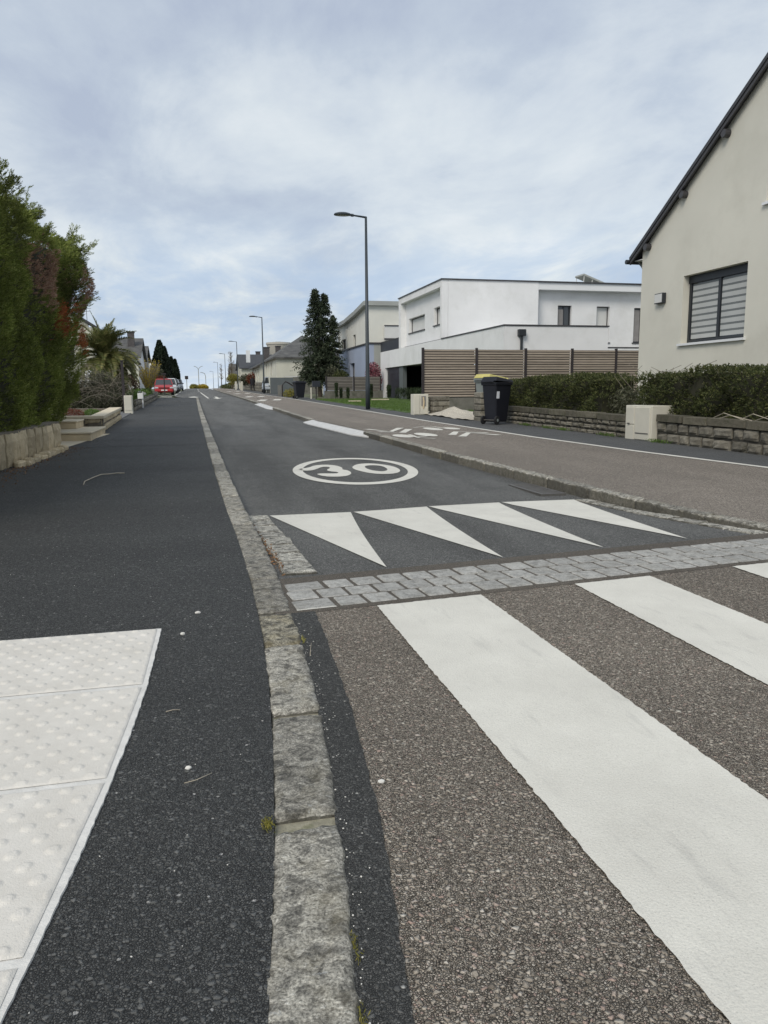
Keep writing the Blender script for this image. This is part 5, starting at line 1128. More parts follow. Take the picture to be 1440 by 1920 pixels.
# sand pile
n = 34; V = []; F = []
for j in range(n + 1):
    for i in range(n + 1):
        x = 6.75 + 1.9 * i / n; y = 18.9 + 5.1 * j / n; d1 = math.hypot((x - 7.35) / 0.48, (y - 21.6) / 0.85); d2 = math.hypot((x - 8.2) / 0.7, (y - 21) / 1.8)
        z = g(y) + 0.03 + 0.25 * max(0, 1 - d1 * .8) ** 1.1 + 0.12 * max(0, 1 - d2) + 0.012 * math.sin(x * 17 + y * 3) + 0.01 * math.sin(y * 9 + x * 5)
        V.append((x, y, z))
for j in range(n):
    for i in range(n): F.append((j * (n + 1) + i, j * (n + 1) + i + 1, (j + 1) * (n + 1) + i + 1, (j + 1) * (n + 1) + i))
me = bpy.data.meshes.new('sand_heap'); me.from_pydata(V, [], F); me.update(); me.polygons.foreach_set('use_smooth', [True] * len(F)); tag(link('sand_heap', me, M['sand']), 'heap of pale building sand between the stone piers', None, None, 'stuff')
# lawn
q = MB(); ny_ = 10
for i in range(ny_):
    y0 = 24.3 + (44.3 - 24.3) * i / ny_; y1 = 24.3 + (44.3 - 24.3) * (i + 1) / ny_
    q.hexa([(6.62, y0, 0), (11.15, y0, 0), (11.15, y1, 0), (6.72, y1, 0)], [(6.62, y0, g(y0) + .02), (11.15, y0, g(y0) + .06), (11.15, y1, g(y1) + .06), (6.72, y1, g(y1) + .02)])
lw = tag(q.build('lawn', M['turf']), 'short green lawn before the white house', None, None, 'structure')
n = 26000; P = np.stack([rng.uniform(6.66, 11.1, n), rng.uniform(24.3, 44, n), np.zeros(n)], 1); P[:, 2] = 0.0125 * P[:, 1] + 0.045
o = leaves('grass', P, 0.07, 0.014, M['grass'], None, np.array([0, 0, 1.4])); tag(o, 'grass blades of the lawn before the white house', None, None, 'stuff')
q = MB(); q.box(7.3, 7.9, 37.2, 37.4, .4, .56); q.box(9.0, 9.9, 39.6, 39.8, .4, .60); tag(q.build('edging_stone', M['paletread']), 'pale edging stones at the back of the lawn', 'edging')
tuftlab = ['dark upright reed tuft, leftmost at the lower slat fence', 'slim dark reed tuft, second from the left by the lower slat fence', 'small dark reed tuft left of the nearest lamp', 'dark reed tuft right of the nearest lamp', 'dark reed tuft at the white garage pillar', 'broad reed tuft before the dark garage door', 'broad reed tuft before the black garage opening', 'tall reed tuft behind the broken cabinet']
for i, (x, y, h, r) in enumerate(((7.75, 43.2, .95, .12), (8.05, 43.4, .6, .10), (8.45, 43.4, .6, .10), (9.75, 43.3, .85, .16), (10.75, 43.0, .8, .15), (10.7, 40.0, .85, .45), (10.7, 37.4, .9, .55), (10.6, 35.6, .9, .5))):
    n = int(900 * r / .3 + 200) if i < 5 else 420; h = h if i < 5 else h * .75; a = rng.uniform(0, 6.28, n); rr = r * np.sqrt(rng.random(n)); hh = rng.random(n) ** .7 * h
    P = np.stack([x + rr * np.cos(a) * .8, y + rr * np.sin(a) * 1.2, g(y) + .1 + hh * .85], 1); t_ = empty('reed_tuft', tuftlab[i], 'plant', 'reed tufts at the back of the lawn'); leaves('foliage', P, 0.22, 0.02, M['darkgrass'], t_, np.array([0, 0, 2.5]))
# ------------------------------------------------------------------ trees
def conifer(label, x, y, h, r, leaders, n, mat='conifer', cat='tree', low=0.3, seed=1, L=0.2, Wd=0.05, group=None, whorl=True):
    rr = random.Random(seed); zb = g(y); t_ = empty('conifer', label, cat, group); tr = MB(); P = []; D = []
    tr.tube([(x, y, zb - .2), (x, y, zb + h * .6), (x, y, zb + h * .9)], [h * .022, h * .012, h * .004], 8); tr.build('trunk', M['bark'], t_)
    for (dx, dy, hh, rs) in leaders:
        nb = int(n * hh * rs / 110)
        for b in range(nb):
            t = rr.random() ** 0.85; z = zb + low + (hh - low) * t; prof = (1 - t) ** 0.75 * (0.55 + 0.45 * min(1, t * 6)) * rs
            ln = prof * rr.uniform(0.55, 1.12) + 0.10; a = rr.uniform(0, 6.283); up = rr.uniform(-.35, .25)
            dirv = Vector((math.cos(a), math.sin(a), up)).normalized()
            for k in range(26):
                s_ = rr.random() ** 0.6 * ln; droop = -0.25 * (s_ / max(r, .1)) ** 2
                P.append((x + dx + dirv.x * s_ + rr.gauss(0, .05), y + dy + dirv.y * s_ + rr.gauss(0, .05), z + dirv.z * s_ + droop + rr.gauss(0, .05))); D.append((dirv.x * .6, dirv.y * .6, rr.uniform(-.7, .3)))
    P = np.array(P); D = np.array(D); c = P; d = unit(D + rng.normal(size=D.shape) * .45); s_ = unit(np.cross(d, rng.normal(size=d.shape)))
    k = rng.uniform(.6, 1.3, (len(P), 1)); quads('foliage', c, d * L * k / 2, s_ * Wd * k / 2, M[mat], t_); return t_
conifer('large dark conifer with two tops beyond the lower slat fence', 8.45, 53.5, 7.3, 1.4, [(-.20, 0, 7.15, 1.75), (.45, .3, 6.9, 1.55), (1.0, -.2, 5.4, .95), (-.9, -.2, 2.5, .8), (.2, 0, 3.6, 1.9)], 3800, low=1.0, seed=4)
for i, (px, py, h, r, lab) in enumerate(((-3.95, 100, 6.0, 1.05, 'tallest dark cypress behind the parked cars'), (-3.45, 101, 5.3, .8, 'dark cypress leaning against the tallest one'), (-2.75, 104, 4.15, .62, 'shorter dark cypress, third from the left'), (-2.35, 106, 3.9, .58, 'rightmost and smallest dark cypress'))):
    n = 7000; t = rng.random(n); a = rng.uniform(0, 6.283, n); pr0 = r * np.minimum(1, (1 - t) * 1.9 + .1) ** .8 * np.minimum(1, .75 + t); rr = pr0 * (0.6 + .45 * rng.random(n))
    P = np.stack([px + rr * np.cos(a), py + rr * np.sin(a), g(py) + .1 + t * h], 1); t_ = empty('cypress', lab, 'tree', 'cypresses on the left'); leaves('foliage', P, 0.30, 0.12, M['cypress'], t_, np.array([0, 0, 1.4]))
    q = MB(); q.tube([(px, py, g(py)), (px, py, g(py) + h * .93)], [r * .55, r * .10], 10); q.build('trunk', M['hedge_core'], t_)
P = np.concatenate([blob((-3.9, 88, 2.6), (.9, 1.2, 1.3), 1500, .2)]); t_ = cloud_plant('shrub', 'green leafy shrub between yellow forsythia and cypresses', 'shrub', P, .22, .08, 'olive')
# palm
pt = empty('palm_tree', 'bushy date palm with arching fronds above the tangled shrubs', 'tree'); pc = Vector((-3.55, 34.0, 2.42))
q = MB(); q.tube([(pc.x, pc.y, g(34)), (pc.x, pc.y, pc.z - .1)], [.26, .30], 12); q.build('trunk', M['bark'], pt)
for k in range(92):
    a = random.uniform(0, 6.283); el = math.radians(random.choice((78, 62, 48, 34, 20, 8, -6)) + random.uniform(-8, 8)); L = random.uniform(1.35, 1.95); d = Vector((math.cos(a) * math.cos(el), math.sin(a) * math.cos(el), math.sin(el)))
    pts = [pc.copy()]; dd = d.copy()
    for s_ in range(14): dd = (dd + Vector((0, 0, -0.105 - .02 * (1 - math.sin(max(el, 0)))))).normalized(); pts.append(pts[-1] + dd * L / 14)
    C_ = []; U_ = []; V_ = []
    for i in range(2, 15):
        p = pts[i]; tg = (pts[i] - pts[i - 1]).normalized(); sd = tg.cross(Vector((0, 0, 1))).normalized() if abs(tg.z) < .98 else Vector((1, 0, 0)); un = sd.cross(tg)
        for s_ in (-1, 1):
            for j in range(5):
                ld = (sd * s_ * .8 + tg * .75 + un * .25 + Vector([random.gauss(0, .08) for _ in range(3)])).normalized(); ll = .34 * math.sin(math.pi * min(.95, i / 15 + .08)) + .05; b0 = p - tg * L / 14 * (j / 5)
                C_.append(b0 + ld * ll / 2); U_.append(ld * ll / 2); V_.append(tg.cross(ld).cross(ld).normalized() * .017)
    o = quads('frond', np.array(C_), np.array(U_), np.array(V_), M['palm_dry' if (el < 0.05 and k % 2 == 0) else 'palm'], pt)
# tangled shrub with white blossom
ts = empty('tangled_shrub', 'tangle of bare arching twigs over green shrub behind the driveway', 'shrub')
q = MB()
for k in range(260):
    x = random.uniform(-4.3, -2.4); y = random.uniform(28.3, 30.2); z = g(29) + random.uniform(.2, .9); p = Vector((x, y, z)); d = Vector((random.gauss(0, .5), random.gauss(-.2, .3), random.uniform(.3, 1))).normalized(); pts = [tuple(p)]
    for s_ in range(6): d = (d + Vector((random.gauss(0, .18), 0, -.22))).normalized(); p = p + d * random.uniform(.14, .30); p.z = min(max(p.z, .45), 2.0); p.x = min(p.x, -2.2); pts.append(tuple(p))
    q.tube(pts, [0.007, .006, .0055, .005, .0045, .004, .0035], 3, False)
q.build('stem', M['stem'], ts)
P = np.concatenate([blob((-3.4, 29.2, 1.0), (1.1, .7, .85), 9000, .2), blob((-2.9, 28.8, .65), (.9, .5, .4), 5000, .2)]); leaves('foliage', P, .09, .022, M['olive'], ts)
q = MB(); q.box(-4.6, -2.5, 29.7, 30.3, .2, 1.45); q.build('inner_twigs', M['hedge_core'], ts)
P = np.concatenate([blob(c, (.09, .1, .09), 12, 0) for c in [(random.uniform(-4.2, -3.55), 28.9, random.uniform(1.15, 1.85)) for _ in range(30)]]); leaves('blossom', P, .07, .05, M['whiteflower'], ts)
P = blob((-3.35, 42, 1.35), (.65, .6, .65), 3500, .2); cloud_plant('beech_hedge', 'brown leaved clipped bush below the palm fronds', 'hedge', P, .10, .05, 'brownhedge')
gp_ = empty('gate_post', 'dark upright garden gate post behind the tall cream meter box', 'gate post'); q = MB(); q.box(-2.34, -2.26, 27.15, 27.23, .3, 2.05); q.build('post', M['post'], gp_); q = MB(); q.box(-2.36, -2.24, 27.13, 27.25, 2.05, 2.08); q.build('cap', M['post'], gp_)
gp_ = empty('gate_post', 'short dark garden post under the white letterbox', 'gate post'); q = MB(); q.box(-2.2, -2.14, 32.9, 32.96, .4, .76); q.build('post', M['post'], gp_); q = MB(); q.box(-2.21, -2.13, 32.89, 32.97, .76, .775); q.build('cap', M['post'], gp_)
# forsythia
fs = empty('forsythia', 'yellow flowering forsythia beside the red car', 'shrub'); q = MB(); C_ = []
for k in range(70):
    a = random.uniform(0, 6.283); d = Vector((math.cos(a) * random.uniform(.1, .5), math.sin(a) * .4, 1)).normalized(); L = random.uniform(1.4, 2.3); p0 = Vector((-2.75, 50, g(50) + .3)); p1 = p0 + d * L
    q.tube([tuple(p0), tuple(p0 + d * L * .5), tuple(p1)], .012, 4, False)
    for j in range(46): C_.append(tuple(p0 + d * L * random.uniform(.25, 1.02) + Vector([random.gauss(0, .03) for _ in range(3)])))
q.build('stem', M['stem'], fs); leaves('blossom', np.array(C_), .07, .035, M['yellow'], fs)
cloud_plant('flower_bed', 'leafy flower bed with white blooms above the far left stone wall', 'plant', np.concatenate([blob((-2.65, y, g(y) + .45), (.35, .9, .28), 700, .2) for y in (36, 39, 42, 46)]), .10, .04, 'grass')
P = np.concatenate([blob((x, y, z), (.06, .06, .06), 12, 0) for x, y, z in ((-2.35, 36, 1.02), (-2.3, 37, 1.0), (-2.3, 38.4, .95), (-2.45, 36.5, 1.05), (-2.9, 38, 1.3), (-2.8, 38, 1.25), (-2.9, 38, 1.2), (-3.0, 38, 1.35))]); leaves('blossom', P, .09, .07, M['whiteflower'], bpy.data.objects['flower_bed'])
cloud_plant('red_shrub', 'red leaved shrub just above the red car', 'shrub', blob((-3.0, 76, 2.2), (.65, .5, .42), 1500, .2), .12, .05, 'redleaf')
cloud_plant('yellow_bush', 'yellow green bushes at the crest, left of the twin lamp', 'shrub', blob((-.1, 170, g(170) + .2), (1.0, 1, .75), 1400, .3), .28, .12, 'yellowgreen')
cloud_plant('yellow_bush', 'bright yellow hedge at the crest under the twin lamp', 'shrub', blob((1.75, 171, g(171) + .2), (1.25, .8, .7), 1800, .3), .28, .12, 'yellow')
cloud_plant('pink_shrub', 'pink and crimson flowering shrub beside the white garage', 'shrub', blob((10.55, 46.05, 1.75), (.55, .3, 1.05), 3000, .15), .11, .07, 'pink')
cloud_plant('evergreen_shrub', 'dark rounded shrub behind the lower slat fence by the blue wall', 'shrub', blob((9.1, 49, 1.75), (.6, .5, .65), 2600, .2), .10, .05, 'hedge')
cloud_plant('evergreen_shrub', 'taller dark shrub left of the blue wall behind the fence', 'shrub', blob((8.75, 50.2, 1.9), (.5, .5, .8), 2600, .2), .10, .05, 'olive')
cloud_plant('russet_shrub', 'low russet shrub under the large conifer', 'shrub', blob((9.3, 55, 2.0), (.7, .5, .45), 1300, .2), .10, .05, 'brownhedge')
cloud_plant('yellow_bush', 'pale yellow green cushion shrub behind the far dark bin', 'shrub', blob((6.35, 52.5, .85), (.6, .5, .38), 1600, .2), .09, .04, 'yellowgreen')
def bare_tree(label, x, y, h, r, n=70, mat='stem'):
    t_ = empty('bare_tree', label, 'tree'); q = MB(); q.tube([(x, y, g(y) - .1), (x, y, g(y) + h * .55), (x + .1, y, g(y) + h)], [.11, .07, .02], 6); q.build('trunk', M['bark'], t_); q = MB()
    for k in range(n):
        z = g(y) + h * random.uniform(.3, .95); a = random.uniform(0, 6.28); L = r * random.uniform(.5, 1) * (1.2 - (z - g(y)) / h * .6); d = Vector((math.cos(a), math.sin(a), 1.1)).normalized(); p1 = Vector((x, y, z)) + d * L * .5; p2 = p1 + (d + Vector((random.gauss(0, .3), 0, .2))).normalized() * L * .5
        q.tube([(x, y, z), tuple(p1), tuple(p2)], [.03, .018, .008], 4, False); 
        for j in range(3): d2 = (d + Vector([random.gauss(0, .5) for _ in range(3)])).normalized(); q.tube([tuple(p1), tuple(p1 + d2 * L * .4)], [.014, .007], 3, False)
    q.build('branches', M[mat], t_); return t_
bare_tree('leafless pale tree between the third and second lamps', 5.6, 122, 5.6, 1.3)
bare_tree('thin leafless tree right of the third lamp', 5.0, 150, 4.6, .9, 40)
cloud_plant('yellow_tree', 'yellow blossoming round tree under the leafless tree', 'tree', blob((5.55, 116, 2.9), (1.0, 1, .85), 1800, .2), .22, .09, 'yellowgreen', stem=(lambda m: (m.tube([(5.55, 116, 1.3), (5.55, 116, 2.8)], .08, 6), m)[1])(MB()))
cloud_plant('dark_hedge', 'dark roadside hedge below the fourth lamp', 'hedge', np.concatenate([blob((5.2 + k * .1, 150 - k * 6, 1.9), (.7, 2.5, .6), 500, .3) for k in range(5)]), .22, .10, 'hedge')
cloud_plant('garden_shrub', 'mixed green and red garden shrub before the far cream houses', 'shrub', blob((7.0, 95, 2.6), (1.0, 1, .8), 1500, .2), .18, .08, 'redleaf')
cloud_plant('garden_shrub', 'green shrub left of the red garden shrub', 'shrub', blob((6.2, 98, 2.5), (.8, 1, .75), 1300, .2), .18, .08, 'olive')
# ------------------------------------------------------------------ far right: grey gate wall, houses, water tower
gwl = empty('gate_wall', 'long grey painted gate and wall below the far cream house', 'wall')
q = MB(); q.box(6.22, 8.15, 66, 66.2, .5, 2.2); q.build('gate_panel', M['greywall'], gwl); q = MB(); q.box(8.15, 10.5, 66, 66.3, .5, 2.28); q.build('wall', M['plinth'], gwl); q = MB(); q.box(6.9, 8.4, 61, 61.4, 2.15, 2.23); q.build('canopy_slab', M['shutter_grey'], gwl)
q = MB(); pts = [(6.0, 55, .65), (6.0, 55, 1.45), (6.25, 55, 1.72), (6.5, 55, 1.60), (6.75, 55, 1.42), (7.2, 55, 1.42)]; q.tube(pts, .05, 6)
ar = empty('garden_arch', 'dark rounded garden arch left of the far dark bin', 'arch'); q.build('frame', M['post'], ar); q = MB(); q.box(6.0, 6.06, 55.1, 58, .6, 1.5); q.build('side_panel', M['plinth'], ar)
def house(name, label, x0, x1, y0, y1, zb, ze, zr, mat, roofm, hip=0.0, ridge='x', wins=(), chim=(), over=.35):
    """simple house; ridge along x or y; street face is x0 (right side) ; wins: (axis, a0,a1,z0,z1,fill)"""
    t_ = empty(name, label, 'house')
    hx_ = [(a0, a1, z0, z1) for (ax, a0, a1, z0, z1, fl) in wins if ax == 'x']; hy_ = [(a0, a1, z0, z1) for (ax, a0, a1, z0, z1, fl) in wins if ax == 'y']
    sx = x0 if x0 > 0 else x1 - .25
    ym, xm = (y0 + y1) / 2, (x0 + x1) / 2
    gx_ = (lambda a: ze + (zr - ze) * (1 - abs(a - ym) / ((y1 - y0) / 2))) if ridge == 'x' and hip == 0 else ze
    gy_ = (lambda a: ze + (zr - ze) * (1 - abs(a - xm) / ((x1 - x0) / 2))) if ridge == 'y' and hip == 0 else ze
    wall('x', sx, y0, y1, zb, gx_, hx_, .25, (ym,)).build('wall', M[mat], t_, recalc=True)
    wall('y', y0, x0 + (.25 if x0 > 0 else 0), x1 - (0 if x0 > 0 else .25), zb, gy_, hy_, .25, (xm,) if ridge == 'y' else ()).build('wall', M[mat], t_, recalc=True)
    q = MB(); q.box(x0 + .3, x1 - .3, y0 + .3, y1, zb, ze - .02); q.build('inner_block', M['interior'], t_)
    X0, X1, Y0, Y1 = x0 - over, x1 + over, y0 - over, y1 + over; q = MB(); zl = ze - over * .5
    if ridge == 'x': A, B = (X0 + hip, ym, zr), (X1 - hip, ym, zr)
    else: A, B = (xm, Y0 + hip, zr), (xm, Y1 - hip, zr)
    c = [(X0, Y0, zl), (X1, Y0, zl), (X1, Y1, zl), (X0, Y1, zl)]; th_ = .14
    up = lambda p: (p[0], p[1], p[2] + th_)
    if ridge == 'x': fs_ = [(c[0], c[1], B, A), (c[2], c[3], A, B), (c[3], c[0], A), (c[1], c[2], B)]
    else: fs_ = [(c[1], c[2], B, A), (c[3], c[0], A, B), (c[0], c[1], A), (c[2], c[3], B)]
    for i, f in enumerate(fs_):
        if i >= 2 and hip == 0: continue
        q.poly([up(p) for p in f]); q.poly([p for p in f][::-1])
        for a, b in zip(f, f[1:] + f[:1]): q.poly([a, b, up(b), up(a)])
    rf_ = q.build('roof', M[roofm], t_)
    for (cx, cy, z0, z1, w) in chim:
        k = MB(); k.box(cx - w, cx + w, cy - .3, cy + .3, z0, z1); ko = k.build('chimney', M['brick'], rf_)
        k = MB(); k.box(cx - w - .06, cx + w + .06, cy - .36, cy + .36, z1 + .002, z1 + .1); k.build('chimney_cap', M['coping'], rf_)
    for (ax, a0, a1, z0, z1, fl) in wins: window(t_, ax, sx if ax == 'x' else y0, a0, a1, z0, z1, 'white_pvc', .1, fill=fl, fw=.07)
    return t_
h4 = house('cream_house', 'nearest old cream house with hipped slate roof, left of the conifer', 6.95, 13.5, 67.5, 80, .5, 3.98, 6.05, 'stucco_old', 'slate_old', 3.3, 'x', [('x', 74.2, 75.4, 2.5, 3.7, 'shutter_grey'), ('x', 71.5, 72.9, 2.5, 3.7, 'curtain'), ('x', 76.5, 77.7, 2.5, 3.7, 'curtain')], over=.3)
h5 = house('cream_house', 'second old cream house with chimneys and slate roof behind the first', 7.1, 13.6, 87, 99, .5, 3.95, 5.55, 'stucco_old', 'slate_old', 0, 'y', [('x', 89, 90.2, 2.3, 3.6, 'curtain'), ('x', 92, 93.4, 2.3, 3.6, 'glass'), ('y', 7.5, 7.95, 1.4, 3.6, 'curtain')], [(8.7, 96, 4.4, 6.3, .34), (10.2, 97, 5.0, 6.5, .3)], over=.4)
h6 = house('cream_house', 'third cream house with pale chimney and steep slate roof', 6.9, 13.5, 117, 127, .8, 4.6, 6.6, 'stucco_old', 'slate', 0, 'x', [('x', 118.5, 120, 2.8, 4.3, 'curtain'), ('x', 122, 123.5, 2.8, 4.3, 'glass')], [(9.9, 124, 5.8, 7.2, .35)], over=.4)
house('grey_house', 'small far grey roofed house at the end of the right row', 6.6, 12.5, 140, 149, .8, 4.0, 6.0, 'stucco_pale', 'slate_old', 0, 'x', [('x', 142, 143.5, 2.4, 3.6, 'curtain')], over=.4)
k = MB(); k.box(7.55, 8.1, 115.9, 116.5, 5.3, 7.05); k.build('white_chimney', M['stucco_white2'], h6)
wt = empty('water_tower', 'round pale concrete water tower above the far roofs', 'water tower', None, (15.95, 150, 0))
q = MB(); n = 40; prof = [(.7, 0), (.7, 6.2), (1.9, 8.4), (2.32, 9.9)]; rings = []
for r, z in prof:
    rings.append(len(q.v)); [q.v.append((r * math.cos(6.2832 * k / n), r * math.sin(6.2832 * k / n), z)) for k in range(n)]
for a, b in zip(rings, rings[1:]):
    for k in range(n): q.f.append((a + k, a + (k + 1) % n, b + (k + 1) % n, b + k))
q.build('tank', M['water_tower'], wt, smooth=True)
q = MB(); q.tube([(0, 0, 9.9), (0, 0, 10.25)], 2.42, n); q.build('rim', M['water_tower'], wt); q = MB(); q.tube([(0, 0, 10.25), (0, 0, 10.45)], [2.3, .5], n); q.build('roof', M['zinc'], wt)
# far left houses
hA = house('slate_house', 'left house roof with aerial just behind the tall hedge', -10.5, -5.05, 44, 54, .4, 4.45, 6.2, 'stucco_old', 'slate', 0, 'y', [('y', -7, -6.0, 2.5, 3.6, 'glass')], over=.2)
q = MB(); q.tube([(-5.45, 45, 4.6), (-5.45, 45, 5.6)], .015, 5); q.tube([(-5.65, 45, 5.5), (-5.2, 45, 5.52)], .01, 4); q.tube([(-5.6, 45, 5.35), (-5.25, 45, 5.37)], .01, 4); q.build('aerial', M['iron'], hA)
hB = house('slate_house', 'left white house with large slate roof and chimney above the palm', -11, -4.9, 75, 84, .6, 4.3, 6.1, 'stucco_white2', 'slate_old', 0, 'x', [('y', -6.4, -5.6, 2.4, 3.6, 'glass'), ('x', 76.5, 77.6, 2.4, 3.5, 'glass')], [(-5.6, 77.5, 4.6, 6.6, .3)], over=.3)
hC = house('slate_house', 'farthest left slate roofed house before the cypresses', -10.5, -5.5, 95, 104, .7, 4.9, 6.5, 'stucco_white2', 'slate_old', 0, 'x', [('x', 97, 98.2, 2.6, 3.9, 'glass')], over=.3)
sh = empty('garden_shed', 'low beige shed with dark doorway below the palm fronds', 'shed'); wall('y', 45, -4.2, -2.95, .4, 2.6, [(-3.45, -3.2, .4, 2.05)], .2).build('wall', M['stucco_old'], sh); q = MB(); q.box(-4.3, -2.9, 45, 47, 2.602, 2.68); q.build('roof', M['slate'], sh); q = MB(); q.box(-3.45, -3.2, 45.15, 45.18, .4, 2.05); q.build('door', M['interior'], sh)
# ------------------------------------------------------------------ cars
def car(label, x, y, rz, paint, sedan=False, loc_group=None, w=1.62, L=3.7, H=1.38):
    t_ = empty('parked_car', label, 'car', None, (x, y, roadz(y)), rz); hw = w / 2
    # stations from nose (-y) : (y, z_bottom, z_belt, half width)
    st_ = [(-L / 2, .34, .58, hw * .82), (-L / 2 + .12, .22, .70, hw * .95), (-L / 2 + .95, .20, .86, hw), (0, .20, .90, hw), (L / 2 - .5, .20, .92, hw), (L / 2 - .1, .26, .86, hw * .95), (L / 2, .36, .72, hw * .86)]
    b = MB(); rg = []
    for (yy, z0, z1, ww) in st_:
        base = len(b.v); rg.append(base)
        for (fx, z) in ((-.86, z0), (-1, z0 + .12), (-1, (z0 + z1) / 2 + .05), (-.9, z1), (-.5, z1 + .03), (.5, z1 + .03), (.9, z1), (1, (z0 + z1) / 2 + .05), (1, z0 + .12), (.86, z0)): b.v.append((fx * ww, yy, z))
    for a, c in zip(rg, rg[1:]):
        for k in range(10): b.f.append((a + k, a + (k + 1) % 10, c + (k + 1) % 10, c + k))
    b.f.append(tuple(rg[0] + 9 - k for k in range(10))); b.f.append(tuple(rg[-1] + k for k in range(10)))
    b.build('body', M[paint], t_, smooth=False, bevel=.02, recalc=True)
    c = MB(); y0, y1, y2, y3 = -L / 2 + .85, -L / 2 + 1.45, L / 2 - .95, L / 2 - .3
    c.hexa([(-hw * .92, y0, .86), (hw * .92, y0, .86), (hw * .92, y3, .90), (-hw * .92, y3, .90)], [(-hw * .74, y1, H - .04), (hw * .74, y1, H - .04), (hw * .74, y2, H - .03), (-hw * .74, y2, H - .03)]); c.build('windows', M['glass'], t_)
    c = MB(); c.hexa([(-hw * .76, y1 - .03, H - .045), (hw * .76, y1 - .03, H - .045), (hw * .76, y2 + .05, H - .035), (-hw * .76, y2 + .05, H - .035)], [(-hw * .68, y1 + .08, H + .02), (hw * .68, y1 + .08, H + .02), (hw * .68, y2 - .05, H + .03), (-hw * .68, y2 - .05, H + .03)]); c.build('roof', M[paint], t_, bevel=.02)
    c = MB()
    for s_ in (-1, 1):
        c.tube([(s_ * hw * .925, y0 - .01, .87), (s_ * hw * .745, y1, H - .03)], .03, 5); c.tube([(s_ * hw * .925, y3, .90), (s_ * hw * .745, y2, H - .03)], .04, 5); c.tube([(s_ * hw * .93, 0.1, .88), (s_ * hw * .75, .12, H - .03)], .025, 5)
    c.build('window_pillars', M[paint], t_)
    for s_ in (-1, 1):
        for yy in (-L / 2 + .68, L / 2 - .65):
            k = MB(); k.tube([(s_ * (hw - .17), yy, .28), (s_ * (hw + .01), yy, .28)], .28, 18); wo_ = k.build('wheel', M['rubber'], t_); k = MB(); k.tube([(s_ * (hw + .008), yy, .28), (s_ * (hw + .018), yy, .28)], .17, 12); k.build('rim', M['zinc'], wo_)
        k = MB(); k.box(s_ * .62 - .14, s_ * .62 + .14, -L / 2 - .02, -L / 2 + .1, .56, .68); k.build('headlight', M['chrome'], t_, bevel=.02)
        k = MB(); k.box(s_ * (hw + .02) - .07, s_ * (hw + .02) + .07, y0 + .15, y0 + .25, .88, 1.0); k.build('mirror', M['rubber'], t_, bevel=.02)
    k = MB(); k.box(-.42, .42, -L / 2 - .012, -L / 2 + .06, .55, .64); k.build('grille', M['rubber'], t_); k = MB(); k.box(-hw * .85, hw * .85, -L / 2 - .05, -L / 2 + .08, .30, .46); k.build('bumper', M[paint], t_, bevel=.03)
    k = MB(); k.box(-.26, .26, -L / 2 - .058, -L / 2 - .045, .36, .46); k.build('number_plate', M['white_pvc'], t_); return t_
car('faded red hatchback parked facing the camera, nearest of the row', -2.62, 71.0, math.radians(3), 'carred')
car('white hatchback parked right behind the red one', -2.45, 78.5, math.radians(2), 'carwhite', H=1.46)
car('dark grey car parked third in the left row', -2.45, 86.5, 0, 'cargrey', H=1.5)
car('silver car parked fourth in the left row', -2.45, 95, 0, 'carsilver', H=1.42)
car('pale blue grey car parked last in the left row', -2.25, 106, 0, 'carsilver', H=1.45)
car('silver car half hidden behind the grey gate wall', 7.25, 76, math.radians(0), 'carsilver', H=1.45)
bpy.data.objects['parked_car.005'].location.z = g(76) + .02
ps = empty('parking_sign', 'thin dark sign post standing before the red car', 'sign post'); q = MB(); q.tube([(-2.42, 67.2, g(67)), (-2.42, 67.2, g(67) + 1.75)], .045, 8); q.build('post', M['post'], ps); q = MB(); q.box(-2.6, -2.25, 67.1, 67.14, g(67) + 1.66, g(67) + 1.78); q.build('sign_plate', M['post'], ps)
ps = empty('traffic_sign', 'small dark traffic sign at the end of the parked cars', 'traffic sign'); q = MB(); q.tube([(-1.1, 122, g(122)), (-1.1, 122, g(122) + 1.9)], .05, 8); q.build('post', M['zinc'], ps); q = MB(); q.box(-1.35, -.85, 121.9, 121.94, g(122) + 1.5, g(122) + 2.0); q.build('sign_plate', M['post'], ps)
for i, (x, y) in enumerate(((5.6, 96), (5.75, 101), (5.5, 108))):
    q = MB(); q.box(x - .12, x + .12, y - .12, y + .12, g(y) - .05, g(y) + 1.1); tag(q.build('gate_post', M['cream_box'], bevel=.02), ['pale garden post nearest behind the person', 'pale garden post in the middle behind the person', 'pale garden post farthest behind the person'][i], 'gate post', 'pale garden posts on the right footway')
rubble_wall('stone_wall', 'far right grey garden wall behind the walking person', [(6.75, 112), (6.8, 82)], 1.0, 3, 'wallstone', 'walljoint', None, seed=61, smin=.8, smax=1.6)
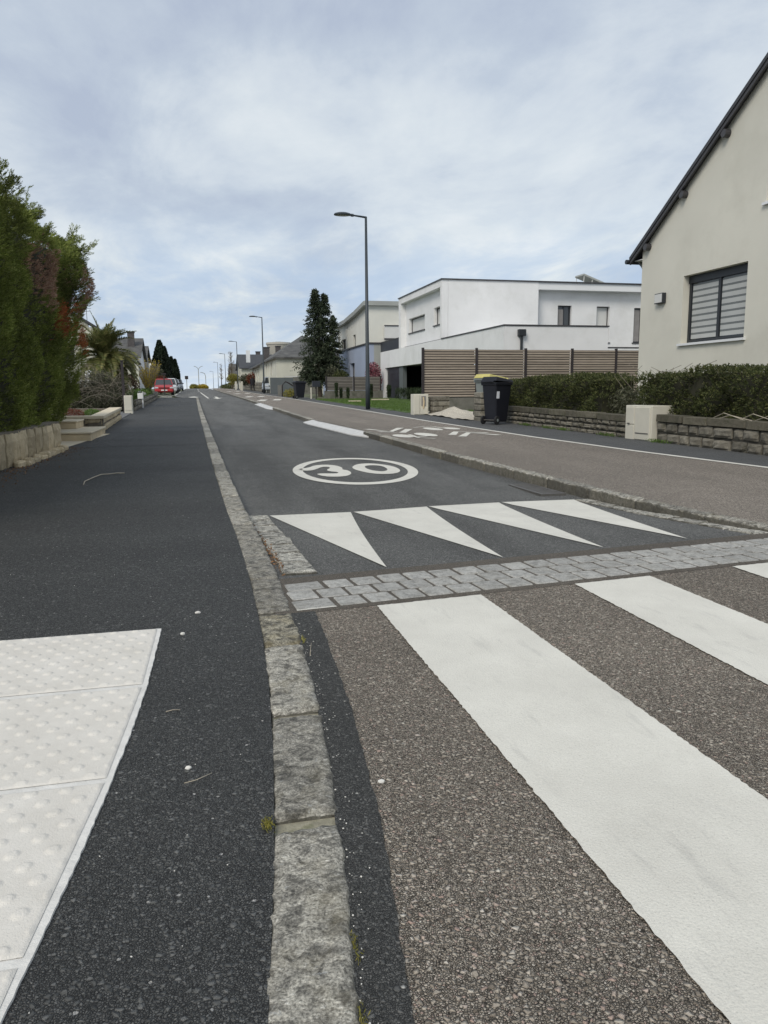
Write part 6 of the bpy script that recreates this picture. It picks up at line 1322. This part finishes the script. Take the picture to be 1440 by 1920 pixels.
# ------------------------------------------------------------------ person and dog
def skinned(name, verts, edges, radii, root, mat, parent):
    me = bpy.data.meshes.new(name); me.from_pydata(verts, edges, []); o = link(name, me, None, parent)
    sk = o.modifiers.new('skin', 'SKIN'); 
    for i, r in enumerate(radii): me.skin_vertices[0].data[i].radius = r if isinstance(r, tuple) else (r, r)
    me.skin_vertices[0].data[root].use_root = True; o.modifiers.new('sub', 'SUBSURF').levels = 1; o.modifiers['sub'].render_levels = 2; me.materials.append(mat); return o
per = empty('person', 'person in a dark coat walking away on the right footway with a small dog', 'person', None, (6.55, 91, g(91)))
V = [(0, 0, .92), (0, .01, 1.12), (0, .02, 1.32), (0, 0, 1.43), (0, -.02, 1.50), (0, -.02, 1.60), (-.10, 0, .86), (-.11, .10, .48), (-.11, .02, .08), (-.11, .12, .04), (.10, 0, .86), (.11, .02, .48), (.11, -.22, .10), (.11, -.12, .04), (-.20, .02, 1.36), (-.26, .03, 1.10), (-.24, .12, .88), (-.24, .16, .80), (.20, .02, 1.36), (.27, -.02, 1.10), (.28, .05, .88), (.28, .07, .80)]
E_ = [(0, 1), (1, 2), (2, 3), (3, 4), (4, 5), (0, 6), (6, 7), (7, 8), (8, 9), (0, 10), (10, 11), (11, 12), (12, 13), (2, 14), (14, 15), (15, 16), (16, 17), (2, 18), (18, 19), (19, 20), (20, 21)]
R_ = [(.17, .13), (.16, .12), (.17, .12), .07, .055, (.085, .095), .10, .075, .05, .04, .10, .075, .05, .04, .075, .055, .045, .035, .075, .055, .045, .035]
skinned('body', V, E_, R_, 0, M['cloth_dark'], per)
hd = MB(); bm = bmesh.new(); bmesh.ops.create_uvsphere(bm, u_segments=14, v_segments=10, radius=.105, matrix=Matrix.Translation((0, -.02, 1.62)) @ Matrix.Diagonal((.85, 1, 1.15, 1))); me = bpy.data.meshes.new('hair'); bm.to_mesh(me); bm.free(); link('hair', me, M['bark'], per)
ct = MB(); n = 16; rgs = []
for z, rx_, ry_ in ((.62, .25, .19), (.95, .22, .17), (1.2, .21, .155), (1.38, .20, .13), (1.44, .11, .09)):
    rgs.append(len(ct.v)); [ct.v.append((rx_ * math.cos(6.2832 * k / n), ry_ * math.sin(6.2832 * k / n), z)) for k in range(n)]
for a, b in zip(rgs, rgs[1:]):
    for k in range(n): ct.f.append((a + k, a + (k + 1) % n, b + (k + 1) % n, b + k))
ct.build('coat', M['cloth_dark'], per, smooth=True)
dog = empty('dog', 'small white dog walking beside the person in the dark coat', 'dog', None, (7.02, 91.2, g(91)))
V = [(0, 0, .26), (0, -.17, .27), (0, -.26, .36), (0, -.34, .40), (0, -.43, .37), (0, .17, .27), (0, .27, .36), (-.06, -.17, .16), (-.06, -.18, .02), (.06, -.17, .16), (.06, -.14, .02), (-.06, .18, .18), (-.06, .22, .10), (-.06, .19, .02), (.06, .18, .18), (.06, .24, .10), (.06, .22, .02)]
E_ = [(0, 1), (1, 2), (2, 3), (3, 4), (0, 5), (5, 6), (1, 7), (7, 8), (1, 9), (9, 10), (5, 11), (11, 12), (12, 13), (5, 14), (14, 15), (15, 16)]
skinned('body', V, E_, [.08, .09, .055, .06, .03, .075, .022, .03, .02, .03, .02, .035, .022, .02, .035, .022, .02], 0, M['fur'], dog)
for s_ in (-1, 1):
    q = MB(); q.tube([(s_ * .045, -.32, .45), (s_ * .055, -.31, .51)], [.02, .008], 6); q.build('ear', M['fur'], dog)

for o in bpy.data.objects:
    if o.name.split('.')[0] == 'stem' and o.parent is not None: o['kind'] = 'stuff'
